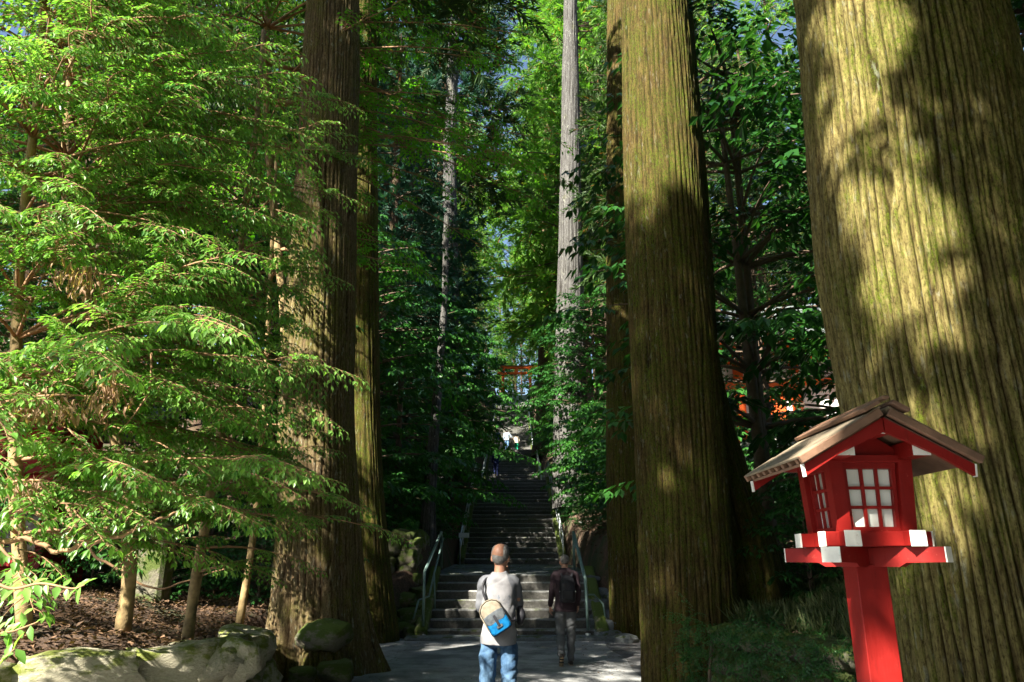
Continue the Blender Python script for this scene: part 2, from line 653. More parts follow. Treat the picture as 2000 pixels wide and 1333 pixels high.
gx = np.concatenate([np.arange(-150, -20, 5), np.arange(-20, -8, 1), np.arange(-8, 8, .22), np.arange(8, 20, 1), np.arange(20, 151, 5)])
gy = np.concatenate([np.arange(-60, 0, 3), np.arange(0, 24, .22), np.arange(24, 60, 1), np.arange(60, 421, 6)])
XX, YY = np.meshgrid(gx, gy)
ZZ = Hz(XX, YY) - .012
nx, ny = len(gx), len(gy)
ii = (np.arange(ny - 1)[:, None] * nx + np.arange(nx - 1)[None, :]).ravel()
g = MB().add(np.stack([XX, YY, ZZ], -1).reshape(-1, 3), np.stack([ii, ii + 1, ii + nx + 1, ii + nx], -1).astype(np.int32))
tag(g.build('ground', M['ground'], smooth=True), 'brown leaf-strewn forest floor rising on both sides of the stairs', kind='structure')
# path
py_ = np.arange(-12, 16.95, .6)
lx = np.maximum(xl(py_) - .1, -3.3)
v = []
for a, y in zip(lx, py_):
    v += [(a, y, .006), (1.85 + .05 * math.sin(y * 2), y, .006)]
k = len(py_)
tag(MB().add(v, [(2 * i, 2 * i + 1, 2 * i + 3, 2 * i + 2) for i in range(k - 1)]).build('path', M['path']), 'grey paved approach path dappled with sun', kind='structure')
v = []
for a, y in zip(np.minimum(xr(py_), 4), py_):
    v += [(1.75, y, .001), (a + .1, y, .001)]
tag(MB().add(v, [(2 * i, 2 * i + 1, 2 * i + 3, 2 * i + 2) for i in range(k - 1)]).build('gravel_verge', M['gravel']), 'dark gravel verge right of the path', kind='structure')

# ------------------------------------------------------------------ stones
def stone_mesh(name, seed, mat, jag=.10):
    jag *= 1.5
    n = 4
    pts = {}
    V, F = [], []

    def vid(p):
        if p not in pts:
            pts[p] = len(V)
            q = np.array(p, float) / n * 2 - 1
            sgn = q.copy()
            r = np.linalg.norm(q) / 1.0
            # superellipsoid-like rounding
            e = 5.0
            s = (np.abs(q) ** e).sum() ** (1 / e)
            q = q / s * np.abs(sgn).max()
            V.append(q)
        return pts[p]
    for ax in range(3):
        for side in (0, n):
            for a in range(n):
                for b in range(n):
                    c = []
                    for da, db in ((0, 0), (1, 0), (1, 1), (0, 1)):
                        p = [0, 0, 0]
                        p[ax] = side
                        p[(ax + 1) % 3] = a + da
                        p[(ax + 2) % 3] = b + db
                        c.append(vid(tuple(p)))
                    F.append(c if side else c[::-1])
    V = np.array(V)
    rr = np.random.default_rng(seed)
    o = rr.random(3) * 50
    d = np.stack([vnoise(V[:, 0] * 1.3 + o[i], V[:, 1] * 1.3 + V[:, 2] * 1.7 + o[(i + 1) % 3], seed + i) - .5 for i in range(3)], -1)
    V = V + d * jag * 3.2
    V *= .5
    return MB().add(V, F).mesh(name, mat, True)


SPALE = [stone_mesh('stone', 10 + i, M['stone_pale'], .11) for i in range(6)]
SMOSS = [stone_mesh('stone', 30 + i, M['stone_moss'], .13) for i in range(6)]
SWET = [stone_mesh('stone', 50 + i, M['stone_wet'], .12) for i in range(5)]


def put_stone(meshes, parent, c, size, rz=0, tilt=0, name='stone'):
    o = link(name, meshes[int(R.integers(len(meshes)))], parent)
    o.location = Vector(c) - parent.location
    o.rotation_euler = (R.normal(0, .05) + tilt, R.normal(0, .05), rz)
    o.scale = size
    return o


def wall_along(root, meshes, line, hgt, rows, slen, depth=.45, z0=None, jitter=.04):
    """courses of separate stones along a polyline"""
    line = [Vector((*p, 0)) for p in line]
    seg = [(line[i], line[i + 1]) for i in range(len(line) - 1)]
    rh = hgt / rows
    for r in range(rows):
        for a, b in seg:
            L = (b - a).length
            d = (b - a) / L
            t = -slen * .3 * (r % 2) + R.random() * .1
            while t < L - .05:
                w = slen * (0.65 + R.random() * .7)
                w = min(w, L - t + .15)
                c = a + d * (t + w / 2)
                zz = (z0(c.x, c.y) if z0 else 0) + rh * (r + .5)
                hh = rh * (1.02 + R.normal(0, .05))
                nrm = Vector((-d.y, d.x, 0))
                c2 = c + nrm * (depth * .35 + R.normal(0, jitter) + r * .03)
                put_stone(meshes, root, (c2.x, c2.y, zz), (w * 1.05, depth * (1 + R.random() * .2), hh * 1.06), math.atan2(d.y, d.x))
                t += w


w = thing('stone_wall', 'low sunlit pale boulder wall below the leafy left bank', 'wall', (-4, 7, 0))
wall_along(w, SPALE, [(-7.4, 3.2), (-4.4, 6.2), (-2.72, 8.05)], .78, 2, .85, .55)
wall_along(w, SPALE, [(-2.72, 8.05), (-2.95, 9.6)], .78, 2, .7, .5)
w = thing('stone_wall', 'low dark mossy boulder wall under the grassy right bank', 'wall', (2.6, 6.6, 0))
wall_along(w, SMOSS, [(2.1, 8.7), (3.1, 5.2), (4.6, .5)], .9, 4, .30, .45, None, .07)
w = thing('stone_wall', 'tall mossy stone wall left of the lowest flight', 'wall', (-3, 18, 0))
wall_along(w, SMOSS, [(-5.2, 17.4), (-2.25, 18.1)], 2.1, 5, .55, .5, lambda x, y: 0)
wall_along(w, SMOSS, [(-2.25, 18.1), (-2.2, 21)], 2.3, 5, .55, .5, lambda x, y: 0)
w = thing('stone_wall', 'mossy stone wall with flat top right of the lowest flight', 'wall', (3, 19, 0))
wall_along(w, SMOSS, [(5.6, 19.0), (2.5, 19.4)][::-1], 2.2, 5, .55, .5, lambda x, y: 0)
w = thing('boulder_pile', 'blue grey boulders piled at the right foot of the stairs', 'boulders', (2.2, 17, 0))
for i, (px, py, D, s) in enumerate([(1160, 1140, 19, .55), (1190, 1150, 19, .5), (1165, 1165, 18.6, .6), (1200, 1175, 18.4, .6), (1170, 1190, 18, .7), (1205, 1200, 18, .5), (1180, 1212, 17.5, .6),
                                  (1160, 1225, 17.3, .5), (1205, 1232, 17, .6), (1225, 1222, 16.8, .45), (1190, 1246, 16.6, .5), (1222, 1252, 16, .4), (1150, 1205, 17.8, .45)]):
    p = P(px, py, D)
    put_stone(SWET, w, p, (s * 1.2, s, s * .62), R.random() * 6)
w = thing('boulder_pile', 'mossy stones at the left foot of the stairs', 'boulders', (-2.3, 17, 0))
for i, (px, py, D, s) in enumerate([(812, 1236, 16.8, .45), (790, 1232, 17, .5), (800, 1205, 17.2, .55), (772, 1215, 17.2, .5), (815, 1190, 17.6, .45), (790, 1175, 17.7, .6), (820, 1160, 18, .45), (765, 1180, 17.7, .5)]):
    p = P(px, py, D)
    put_stone(SMOSS, w, p, (s * 1.1, s, s * .65), R.random() * 6)
for (px, py, D, s, lab) in [(655, 1312, 10.6, .34, 'mossy rock lying at the foot of the big left cedar'), (632, 1240, 10.9, .5, 'grey boulder held in the roots of the left cedar'), (590, 1320, 10.3, .25, 'small green rock at the left root of the cedar')]:
    o = link('rock', SMOSS[int(R.integers(6))], None, P(px, py, D))
    o.scale = (s * 1.3, s, s * .8)
    tag(o, lab, 'rock')

# ------------------------------------------------------------------ stairs
def flight(label, y0, z0, n, run, rise, width, xc=0.0, mat='stone_step'):
    root = thing('stone_staircase', label, 'stairs', (xc, y0, z0))
    tread, rs = run / n, rise / n
    for i in range(n):
        mb = MB()
        m = 10
        wv = width / 2
        top = rs * (i + 1)
        yf = tread * i
        xs = np.linspace(-wv, wv, m + 1)
        j1 = R.normal(0, .008, m + 1)
        j2 = R.normal(0, .006, m + 1)
        V, F = [], []
        for q in range(m + 1):
            V += [(xs[q], yf + j1[q], top - rs - .04), (xs[q], yf - .01 + j1[q], top - .03 + j2[q]), (xs[q], yf + .02 + j1[q], top - .002 + j2[q]), (xs[q], yf + tread + .05, top - .003)]
        for q in range(m):
            for e in range(3):
                F.append((q * 4 + e, q * 4 + 4 + e, q * 4 + 5 + e, q * 4 + 1 + e))
        F.append((0, 1, 2, 3))
        F.append((m * 4 + 3, m * 4 + 2, m * 4 + 1, m * 4))
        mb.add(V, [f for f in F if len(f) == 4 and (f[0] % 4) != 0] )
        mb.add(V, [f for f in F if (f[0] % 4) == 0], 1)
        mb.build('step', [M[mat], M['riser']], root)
    # side kerbs
    for sx in (-1, 1):
        kb = MB()
        a = Vector((sx * (width / 2 + .13), -.15, .05))
        b = Vector((sx * (width / 2 + .13), run, rise + .05))
        kb.beam(a, b, .26, .34, 0, bev=.04)
        kb.build('side_kerb', M['stone_moss'], root)
    return root


flight('wide lowest flight of stone steps up from the path', 16.7, 0, 7, 2.7, 1.27, 3.56)
flight('second flight of dark stone steps above the first landing', 26.8, 1.47, 20, 10.2, 3.93, 3.3)
flight('third flight of stone steps where the navy-clad person climbs', 43, 5.4, 24, 14, 4.4, 3.2)
flight('topmost dim flight of stone steps below the red gate', 60.5, 9.8, 44, 19.5, 8.1, 3.2)
lroot = thing('stone_landing', 'uneven slab landing between the first and second flights', 'landing', (0, 19.4, 1.27))
yy = 0
while yy < 7.6:
    d = .7 + R.random() * .4
    x = -2.1
    while x < 2.1:
        wd = .5 + R.random() * .8
        wd = min(wd, 2.15 - x) if 2.15 - x > .2 else .2
        o = MB().bbox((0, 0, 0), (wd - .02, d - .02, .16), Matrix.Rotation(.026, 3, 'X'), 0, .015).build('slab', M['stone_wet'], lroot)
        o.location = (x + wd / 2, yy + d / 2, -.085 + (yy + d / 2) * .2 / 7.4 + R.normal(0, .006))
        x += wd
    yy += d
for lab, y, z, d in (('stone terrace between the second and third flights', 37, 5.4, 6.0), ('stone terrace between the third and topmost flights', 57, 9.8, 3.5), ('stone court in front of the red gate', 80, 17.9, 16)):
    o = MB().bbox((0, 0, 0), (4.2, d, .3), None, 0, .02).build('stone_terrace', M['stone_step'], None, loc=(0, y + d / 2 + .02, z - .155))
    if y > 70:
        o.rotation_euler = (math.atan2(4.7, 15), 0, 0)
        o.location = (0, y + 7.6, z + 2.2)
    tag(o, lab, 'terrace')
o = MB().bbox((0, 0, 0), (4.6, .5, .09), None, 0, .02).build('kerb_stone', M['stone_wet'], None, loc=(.1, 16.42, .04))
tag(o, 'long flat kerb stone at the foot of the first flight', 'kerb')


# handrails
def rail(label, pts, posts, mat='metal', r=.028):
    root = thing('handrail', label, 'handrail', tuple(pts[0]))
    L0 = Vector(pts[0])
    MB().tube([tuple(Vector(p) - L0) for p in pts], r, 8).build('rail', M[mat], root, True)
    for (a, b) in posts:
        MB().tube([tuple(Vector(a) - L0), tuple(Vector(b) - L0)], r * .85, 8).build('post', M[mat], root, True)
    return root


def stair_rail(label, x, segs, h=.85, mat='metal', step=1.6, mid=True, r=.03):
    pts = [Vector((x, y, z + h)) for y, z in segs]
    posts = []
    for i in range(len(segs) - 1):
        (y0, z0), (y1, z1) = segs[i], segs[i + 1]
        n = max(1, int(round((y1 - y0) / step)))
        for q in range(n + (1 if i == len(segs) - 2 else 0)):
            t = q / n
            y, z = y0 + (y1 - y0) * t, z0 + (z1 - z0) * t
            posts.append(((x, y, z - .1), (x, y, z + h)))
    root = rail(label, pts, posts, mat, r)
    if mid:
        L0 = Vector(pts[0])
        MB().tube([tuple(p - L0 + Vector((0, 0, -h * .48))) for p in pts], r * .7, 6).build('middle_rail', M[mat], root, True)
    return root


stair_rail('pale steel handrail on the left of the second flight', -1.78, [(26.3, 1.5), (37, 5.4)], .9)
stair_rail('pale steel handrail on the right of the second flight', 1.8, [(26.9, 1.55), (37.2, 5.5), (42, 5.6)], .9)
stair_rail('far steel handrail left of the third flight', -1.75, [(43, 5.5), (57, 9.9)], .9)
stair_rail('far steel handrail right of the third flight', 1.72, [(43, 5.5), (57, 9.9)], .9)
stair_rail('distant handrail left of the topmost flight', -1.75, [(60.5, 9.9), (80, 17.9)], 1.0, step=2.5, r=.04)
stair_rail('distant handrail right of the topmost flight', 1.72, [(60.5, 9.9), (80, 17.9)], 1.0, step=2.5, r=.04)
# lower left pair, lower right
a, b, c = P(826, 1236, 16.6), P(829, 1118, 16.6), P(862, 1040, 19.6)
rail('green grey handrail left of the lowest flight', [b, c, P(862, 1110, 19.7)], [(a, b)], 'metal_green', .035)
a, b, c = P(852, 1155, 17.6), P(848, 1120, 17.6), P(874, 1040, 20)
rail('thin second handrail beside the left lower one', [P(800, 1235, 16.9), P(818, 1172, 17.0), P(838, 1165, 17.6), b, P(866, 1052, 20)], [(P(850, 1200, 17.6), b)], 'metal_green', .022)
a = P(1149, 1232, 16.6)
b = P(1143, 1132, 16.6)
c = P(1120, 1040, 19.6)
rail('green painted handrail right of the lowest flight', [b, c], [(a, b), (P(1122, 1120, 19.6), c)], 'metal_green', .04)
rail('thin curved pipe rail right of the lower steps', [P(1145, 1162, 16.9), P(1160, 1162, 17), P(1178, 1180, 17), P(1186, 1235, 17)], [], 'metal_green', .02)
for px, lab in ((828, 'steel sleeve around the base of the left rail post'), (1148, 'steel sleeve around the base of the right rail post')):
    p = P(px, 1226, 16.58)
    o = MB().tube([(0, 0, 0), (0, 0, .12)], .06, 10).build('post_sleeve', M['metal'], None, True, loc=(p.x, p.y, 0.0))
    tag(o, lab, 'sleeve')
p = P(906, 1046, 26)
o = MB().bbox((0, 0, 0), (.36, .04, .16), None, 0, .005).build('notice_plate', M['white'], None, loc=p)
tag(o, 'small white plate at the foot of the left handrail', 'plate')

# ------------------------------------------------------------------ giant trunks
def giant(name, label, D, prof, mat, top=24, nseg=200, nz=150, ridges=60, depth=.02, lobes=5, flare=.12, seed=1, base_z=None, limbs=()):
    pts, rad = [], []
    for py, a, b in prof:
        p = P((a + b) / 2, py, D)
        pts.append(p)
        rad.append((b - a) / 2 * fwd(p) / FPX)
    # extend up and down
    up = pts[0] + Vector(((pts[0].x - pts[1].x) * .5, 0, 4))
    pts = [Vector((pts[0].x * 1.0, D, top)), up] + pts
    rad = [rad[0] * .45, rad[0] * .93] + rad
    zs = np.array([p.z for p in pts])[::-1]
    xs = np.array([p.x for p in pts])[::-1]
    rs = np.array(rad)[::-1]
    z0 = base_z if base_z is not None else hz(xs[0], D) - .25
    t = np.linspace(0, 1, nz)
    zv = min(zs[-1] - 2, pts[2].z + 1.0)
    zc = np.where(t < .86, z0 + (zv - z0) * t / .86, zv + (zs[-1] - zv) * np.clip((t - .86) / .14, 0, 1))
    cx = np.interp(zc, zs, xs)
    rr = np.interp(zc, zs, rs)
    ker = np.ones(5) / 5
    cx = np.convolve(np.pad(cx, 2, 'edge'), ker, 'valid')
    rr = np.convolve(np.pad(rr, 2, 'edge'), ker, 'valid')
    A = np.arange(nseg) * 2 * math.pi / nseg
    AA, ZI = np.meshgrid(A, zc)
    u = AA / (2 * math.pi)
    warp = (vnoise(u * 14, ZI * .35, seed, 14) - .5) * 1.1 + (vnoise(u * 30, ZI * 1.3, seed + 8, 30) - .5) * .7 + (vnoise(u * 60, ZI * 5, seed + 9, 60) - .5) * .35
    r1 = vnoise(u * ridges + warp, ZI * .55, seed + 1, 0)
    # periodic blend at the seam
    r1b = vnoise((u - 1) * ridges + warp, ZI * .55, seed + 1, 0)
    wgt = sstep(.9, 1, u)
    r1 = r1 * (1 - wgt) + r1b * wgt
    ridge = np.abs(np.sin(math.pi * (u * ridges + warp * 1.0)))
    fur = np.clip(ridge * (0.55 + .75 * r1), 0, 1)
    chip = vnoise(u * ridges * 2, ZI * 7, seed + 2, ridges * 2)
    def pn(K, zf, sd, w_=1.0):
        a = vnoise(u * K + warp * w_, ZI * zf, sd)
        b = vnoise((u - 1) * K + warp * w_, ZI * zf, sd)
        g_ = sstep(.92, 1, u)
        return a * (1 - g_) + b * g_
    n1 = pn(ridges * .55, .33, seed + 1)
    n2 = pn(ridges * 1.7, .8, seed + 31)
    n3 = pn(ridges * .9, .55, seed + 41)
    c1 = np.abs(np.sin(math.pi * (u * ridges * .9 + 1.5 * n1)))
    c1 = np.clip(c1 * 2.0 - .24 + 1.6 * np.clip(n3 - .70, 0, 1), 0, 1)
    c2 = np.clip(np.abs(n2 - .5) * 7, 0, 1)
    prof_ = np.minimum(c1, .40 + .60 * c2) ** .8
    prof_ = prof_ * (.80 + .20 * vnoise(u * ridges * 3, ZI * 2.2, seed + 12, ridges * 3))
    h = zc[:, None] - z0
    lob = np.zeros_like(AA)
    ph = np.random.default_rng(seed).random(8) * 6.28
    lob = np.cos(lobes * AA + ph[0]) * .6 + np.cos((lobes - 2) * AA + ph[1]) * .4 + .4 * np.cos((2 * lobes + 1) * AA + ph[2] + h)
    RAD = rr[:, None] * (1 + flare * lob * np.exp(-h / 1.1) + .035 * (vnoise(u * 5, ZI * .5, seed + 4, 5) - .5) * 2) \
        + depth * (prof_ - .8) + depth * .5 * (chip - .5)
    X = cx[:, None] + RAD * np.cos(AA)
    Y = D + RAD * np.sin(AA)
    V = np.stack([X, Y, ZI], -1).reshape(-1, 3)
    root = thing(name, label, 'tree', (float(cx[0]), D, z0))
    V = V - np.array(root.location)
    i = np.arange(nz - 1)[:, None] * nseg
    j = np.arange(nseg)[None, :]
    j2 = (j + 1) % nseg
    F = np.stack([i + j, i + j2, i + nseg + j2, i + nseg + j], -1).reshape(-1, 4).astype(np.int32)
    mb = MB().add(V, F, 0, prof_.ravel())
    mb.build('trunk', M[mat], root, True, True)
    root['top'] = 0.0
    del root['top']
    return root, (float(cx[-1]), D, float(zc[-1]))


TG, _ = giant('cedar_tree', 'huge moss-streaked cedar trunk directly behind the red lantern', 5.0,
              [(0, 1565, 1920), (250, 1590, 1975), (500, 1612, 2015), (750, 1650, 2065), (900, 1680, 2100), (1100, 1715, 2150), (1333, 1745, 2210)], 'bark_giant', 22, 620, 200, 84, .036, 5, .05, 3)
TA, _ = giant('cedar_tree', 'great grey cedar with spreading roots left of the path', 11.6,
              [(0, 600, 702), (300, 585, 697), (600, 556, 693), (800, 546, 692), (1000, 540, 698), (1100, 534, 701), (1200, 526, 707), (1270, 512, 716), (1320, 500, 728)], 'bark_cedar', 24, 240, 150, 54, .03, 5, .30, 5, base_z=-.15)
TB, _ = giant('cedar_tree', 'slimmer cedar with a sunlit mossy patch just behind the great left cedar', 16.2,
              [(0, 672, 736), (400, 670, 737), (800, 668, 742), (1000, 668, 752), (1150, 675, 765), (1240, 676, 778)], 'bark_moss', 24, 130, 100, 36, .03, 5, .10, 9, base_z=-.15)
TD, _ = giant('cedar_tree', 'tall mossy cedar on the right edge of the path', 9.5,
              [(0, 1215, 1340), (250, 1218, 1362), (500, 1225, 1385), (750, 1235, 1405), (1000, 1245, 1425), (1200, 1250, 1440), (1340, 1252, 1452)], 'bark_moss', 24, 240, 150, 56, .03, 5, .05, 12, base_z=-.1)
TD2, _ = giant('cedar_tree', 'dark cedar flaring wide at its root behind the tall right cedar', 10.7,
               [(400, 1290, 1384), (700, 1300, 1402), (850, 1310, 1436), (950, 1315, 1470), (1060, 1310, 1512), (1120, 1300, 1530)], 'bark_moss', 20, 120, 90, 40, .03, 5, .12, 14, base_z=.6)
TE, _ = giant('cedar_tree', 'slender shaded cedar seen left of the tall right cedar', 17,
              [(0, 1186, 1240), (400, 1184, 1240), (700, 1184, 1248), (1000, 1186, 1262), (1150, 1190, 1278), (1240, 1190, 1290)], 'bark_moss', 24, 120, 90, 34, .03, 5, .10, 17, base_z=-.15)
TF, _ = giant('cedar_tree', 'pale barked cedar standing right of the upper stairs', 30,
              [(0, 1101, 1127), (300, 1095, 1134), (500, 1090, 1138), (700, 1084, 1143), (950, 1078, 1152)], 'bark_pale', 30, 90, 80, 26, .04, 4, .08, 20)
TC, _ = giant('cedar_tree', 'grey trunk lit in the dark needles left of the stairs', 32,
              [(0, 880, 900), (300, 866, 890), (480, 864, 894), (700, 860, 898)], 'bark_pale', 30, 80, 90, 20, .04, 4, .08, 22)
TW, _ = giant('slender_tree', 'slender pale tree lit at its foot beside the left rail', 21,
              [(400, 868, 878), (600, 862, 874), (720, 850, 866), (900, 832, 855), (1000, 822, 850), (1060, 816, 852)], 'bark_pale', 12, 60, 80, 12, .012, 3, .15, 25)

# ------------------------------------------------------------------ foliage engine
LEAF4_V = np.array([(0, 0, 0), (0, .5, .0), (0, 1, -.14), (-.5, .40, .07), (.5, .40, .07), (-.34, .75, 0.0), (.34, .75, 0.0)], float)
LEAF4_F = np.array([(0, 1, 3), (3, 1, 5), (5, 1, 2), (0, 4, 1), (4, 6, 1), (6, 2, 1)], np.int32)
LEAF2_V = np.array([(0, 0, 0), (.5, .45, .04), (0, 1, -.1), (-.5, .45, .04)], float)
LEAF2_F = np.array([(0, 1, 2), (0, 2, 3)], np.int32)


def norm(a):
    return a / (np.linalg.norm(a, axis=-1, keepdims=True) + 1e-9)


class Spray:
    """flat leafy spray along +Y, up +Z, unit length"""
    def __init__(s, seed, nside=9, leaf=.12, wid=.38, droop=.35, spacing=.055, ang=50, sl=.42, curl=.5, needles=False, bush=0.0):
        r = np.random.default_rng(seed)
        pos, dr, nm, ln, wd, tn = [], [], [], [], [], []
        s.tw = []

        def axis(t):
            return np.array([.05 * math.sin(t * 5 + seed), t, .12 * t - droop * t * t])
        ts = np.linspace(0, 1, 6)
        s.tw.append((np.array([axis(t) for t in ts]), np.linspace(.011, .003, 6)))

        def put(p, d, n, l):
            pos.append(p)
            dr.append(d)
            nm.append(n)
            ln.append(l)
            wd.append(wid * (.85 + .3 * r.random()))
            tn.append(np.clip(r.normal(.5, .2), 0, .84) if r.random() > .04 or not needles else .95)
        if needles:
            for i in range(nside):
                t = .08 + .92 * r.random()
                p = axis(t)
                d = norm(np.array([r.normal(0, .6), .8, r.normal(-.05, .45)]))
                put(p + d * 0, d, norm(np.array([r.normal(0, .6), r.normal(0, .3), 1.0])), leaf * (1.25 - .5 * t) * (.7 + .6 * r.random()))
        else:
            for i in range(nside):
                t = .12 + .86 * (i + .5) / nside
                sd = 1 if i % 2 else -1
                a = math.radians(ang + r.normal(0, 9))
                p0 = axis(t)
                l = sl * (1.05 - t * .75) * (.75 + .4 * r.random())
                d0 = np.array([sd * math.sin(a), math.cos(a), -.15 + r.normal(0, .08)])
                q = max(2, int(l / spacing))
                prev = p0
                line = [p0]
                for k in range(1, q + 1):
                    u = k / q
                    pp = p0 + d0 * l * u + np.array([0, 0, .06 * l * u - curl * l * u * u])
                    line.append(pp)
                    tang = norm(pp - prev)
                    side = 1 if (k % 2) else -1
                    lat = norm(np.cross(tang, [0, 0, 1])) * side
                    dd = norm(tang * .75 + lat * .62 + np.array([0, 0, -.28 + r.normal(0, .18)]))
                    nn = norm(np.array([r.normal(0, .3), r.normal(0, .3), 1]) - dd * 0)
                    put(pp, dd, nn, leaf * (.7 + .5 * r.random()))
                    prev = pp
                put(line[-1], norm(line[-1] - line[-2] + np.array([0, 0, -.02])), np.array([0, 0, 1.0]), leaf)
                s.tw.append((np.array([line[0], line[len(line) // 2], line[-1]]), np.array([.005, .004, .002])))
            for k in range(int(.6 / spacing)):
                t = .4 + .6 * k / (.6 / spacing)
                sd = 1 if k % 2 else -1
                put(axis(t), norm(np.array([sd * .7, .6, -.25])), np.array([0, 0, 1.0]), leaf)
        s.pos, s.dr, s.nm, s.ln, s.wd, s.tn = map(np.array, (pos, dr, nm, ln, wd, tn))
        mb = MB()
        for q, (l, rad) in enumerate(s.tw):
            vv, ff = tube_arrays(l, rad, 3)
            mb.add(vv, ff)
        s.tv = np.concatenate(mb.v)
        s.tf = np.concatenate(mb.loops).reshape(-1, 4)


def frames(y, up):
    y = norm(np.asarray(y, float))
    x = norm(np.cross(y, up))
    z = np.cross(x, y)
    return np.stack([x, y, z], -1)   # columns


class Foliage:
    def __init__(self):
        self.L = []
        self.T = MB()

    def add(self, spray, origin, ydir, up, scale, leafscale=1.0, tint=0.0, twigs=True, rng=R):
        """origin (N,3), ydir (N,3), up (N,3) or (3,), scale (N,)"""
        origin = np.atleast_2d(origin)
        n = len(origin)
        F = frames(np.broadcast_to(ydir, (n, 3)), np.broadcast_to(up, (n, 3)))
        sc_ = np.broadcast_to(np.asarray(scale, float), (n,))
        pos = np.einsum('nij,kj->nki', F, spray.pos) * sc_[:, None, None] + origin[:, None, :]
        dr = np.einsum('nij,kj->nki', F, spray.dr)
        nm = np.einsum('nij,kj->nki', F, spray.nm)
        k = len(spray.pos)
        ln = np.broadcast_to(spray.ln[None, :] * leafscale, (n, k)) * np.clip(sc_, .6, 9)[:, None]
        wd = np.broadcast_to(spray.wd[None, :], (n, k))
        tn = np.clip(spray.tn[None, :] + rng.normal(tint, .12, (n, 1)), 0, 1)
        tn = np.where(spray.tn[None, :] > .9, .97, np.minimum(tn, .84))
        self.L.append([a.reshape(-1, 3) for a in (pos, dr, nm)] + [a.reshape(-1) for a in (ln, wd, tn)])
        if twigs:
            tv = np.einsum('nij,kj->nki', F, spray.tv) * sc_[:, None, None] + origin[:, None, :]
            off = (np.arange(n) * len(spray.tv))[:, None, None]
            self.T.add(tv.reshape(-1, 3), (spray.tf[None] + off).reshape(-1, 4).astype(np.int32))

    def arrays(self):
        return [np.concatenate([l[i] for l in self.L]) for i in range(6)]

    def leafmesh(self, arr, off, fine):
        pos, dr, nm, ln, wd, tn = arr
        F = frames(dr, nm)
        TV, TF = (LEAF4_V, LEAF4_F) if fine else (LEAF2_V, LEAF2_F)
        t = TV[None] * np.stack([wd * ln, ln, ln], -1)[:, None, :]
        v = np.einsum('nij,nkj->nki', F, t) + (pos - off)[:, None, :]
        n, k = len(pos), len(TV)
        f = (TF[None] + (np.arange(n) * k)[:, None, None]).reshape(-1, 3).astype(np.int32)
        return MB().add(v.reshape(-1, 3), f, 0, np.repeat(tn, k))

    def build(self, root, leafm, twigm, fine=False, off=None, name='foliage', parts=0):
        off = np.array(off if off is not None else root.location)
        arr = self.arrays()
        if parts:
            px, py, f = project(arr[0])
            ok = (px > 5) & (px < 1995) & (py > 5) & (py < 1328) & (f > .5)
            size = np.where(ok, arr[3] / np.maximum(f, .3), 0)
            sel = np.argsort(-size)[:parts]
            one = MB().add(LEAF4_V * np.array([.4, 1, 1]), LEAF4_F, 0, .5)
            variants = []
            for q in range(5):
                z = MB().add(LEAF4_V * np.array([.36 + .02 * q, 1, 1]), LEAF4_F, 0, .3 + q * .12)
                variants.append(z.mesh('leaf', M[leafm], True, True))
            Fm = frames(arr[1][sel], arr[2][sel])
            for q, i in enumerate(sel):
                o = bpy.data.objects.new('leaf', variants[q % 5])
                COL.objects.link(o)
                o.parent = root
                m4 = Matrix([[*(Fm[q][r] * arr[3][i]), (arr[0][i] - off)[r]] for r in range(3)] + [[0, 0, 0, 1]])
                o.matrix_local = m4
            keep = np.ones(len(arr[0]), bool)
            keep[sel] = False
            arr = [a[keep] for a in arr]
        if fine:
            near = np.linalg.norm(arr[0] - np.array([0, 0, CAMZ]), axis=1) < 6.3
            a_, b_ = self.leafmesh([a[near] for a in arr], off, True), self.leafmesh([a[~near] for a in arr], off, False)
            for q in range(len(b_.v)):
                a_.add(b_.v[q], b_.loops[q].reshape(-1, 3), 0, b_.tint[q])
            o = a_.build(name, M[leafm], root, False, True)
        else:
            o = self.leafmesh(arr, off, False).build(name, M[leafm], root, False, True)
        o['kind'] = 'stuff'
        if self.T.n:
            self.T.v = [v - off for v in self.T.v]
            t = self.T.build('twigs', M[twigm], root, True)
            t['kind'] = 'stuff'
        return o


SP_ARCH = [Spray(100 + i, nside=13, leaf=.105, wid=.42, droop=.24, spacing=.06, ang=46, sl=.40, curl=.42) for i in range(5)]
SP_SMALL = [Spray(120 + i, nside=10, leaf=.10, wid=.46, droop=.20, spacing=.075, ang=52, sl=.45, curl=.3) for i in range(5)]
SP_FAR = [Spray(140 + i, nside=8, leaf=.19, wid=.5, droop=.22, spacing=.13, ang=52, sl=.46, curl=.3) for i in range(4)]
SP_CED = [Spray(160 + i, nside=46, leaf=.26, wid=.17, droop=.35, needles=True) for i in range(4)]


def limb_path(p0, d, L, rise=.1, droop=.25, n=7, rng=R):
    p0, d = np.array(p0, float), norm(np.array(d, float))
    t = np.linspace(0, 1, n)
    side = np.cross(d, [0, 0, 1])
    w = rng.normal(0, .05) * L
    return p0 + d * L * t[:, None] + np.array([0, 0, 1]) * (rise * t - droop * t * t)[:, None] * L + side * (np.sin(t * 4 + rng.random() * 6) * w * .5 * t)[:, None]


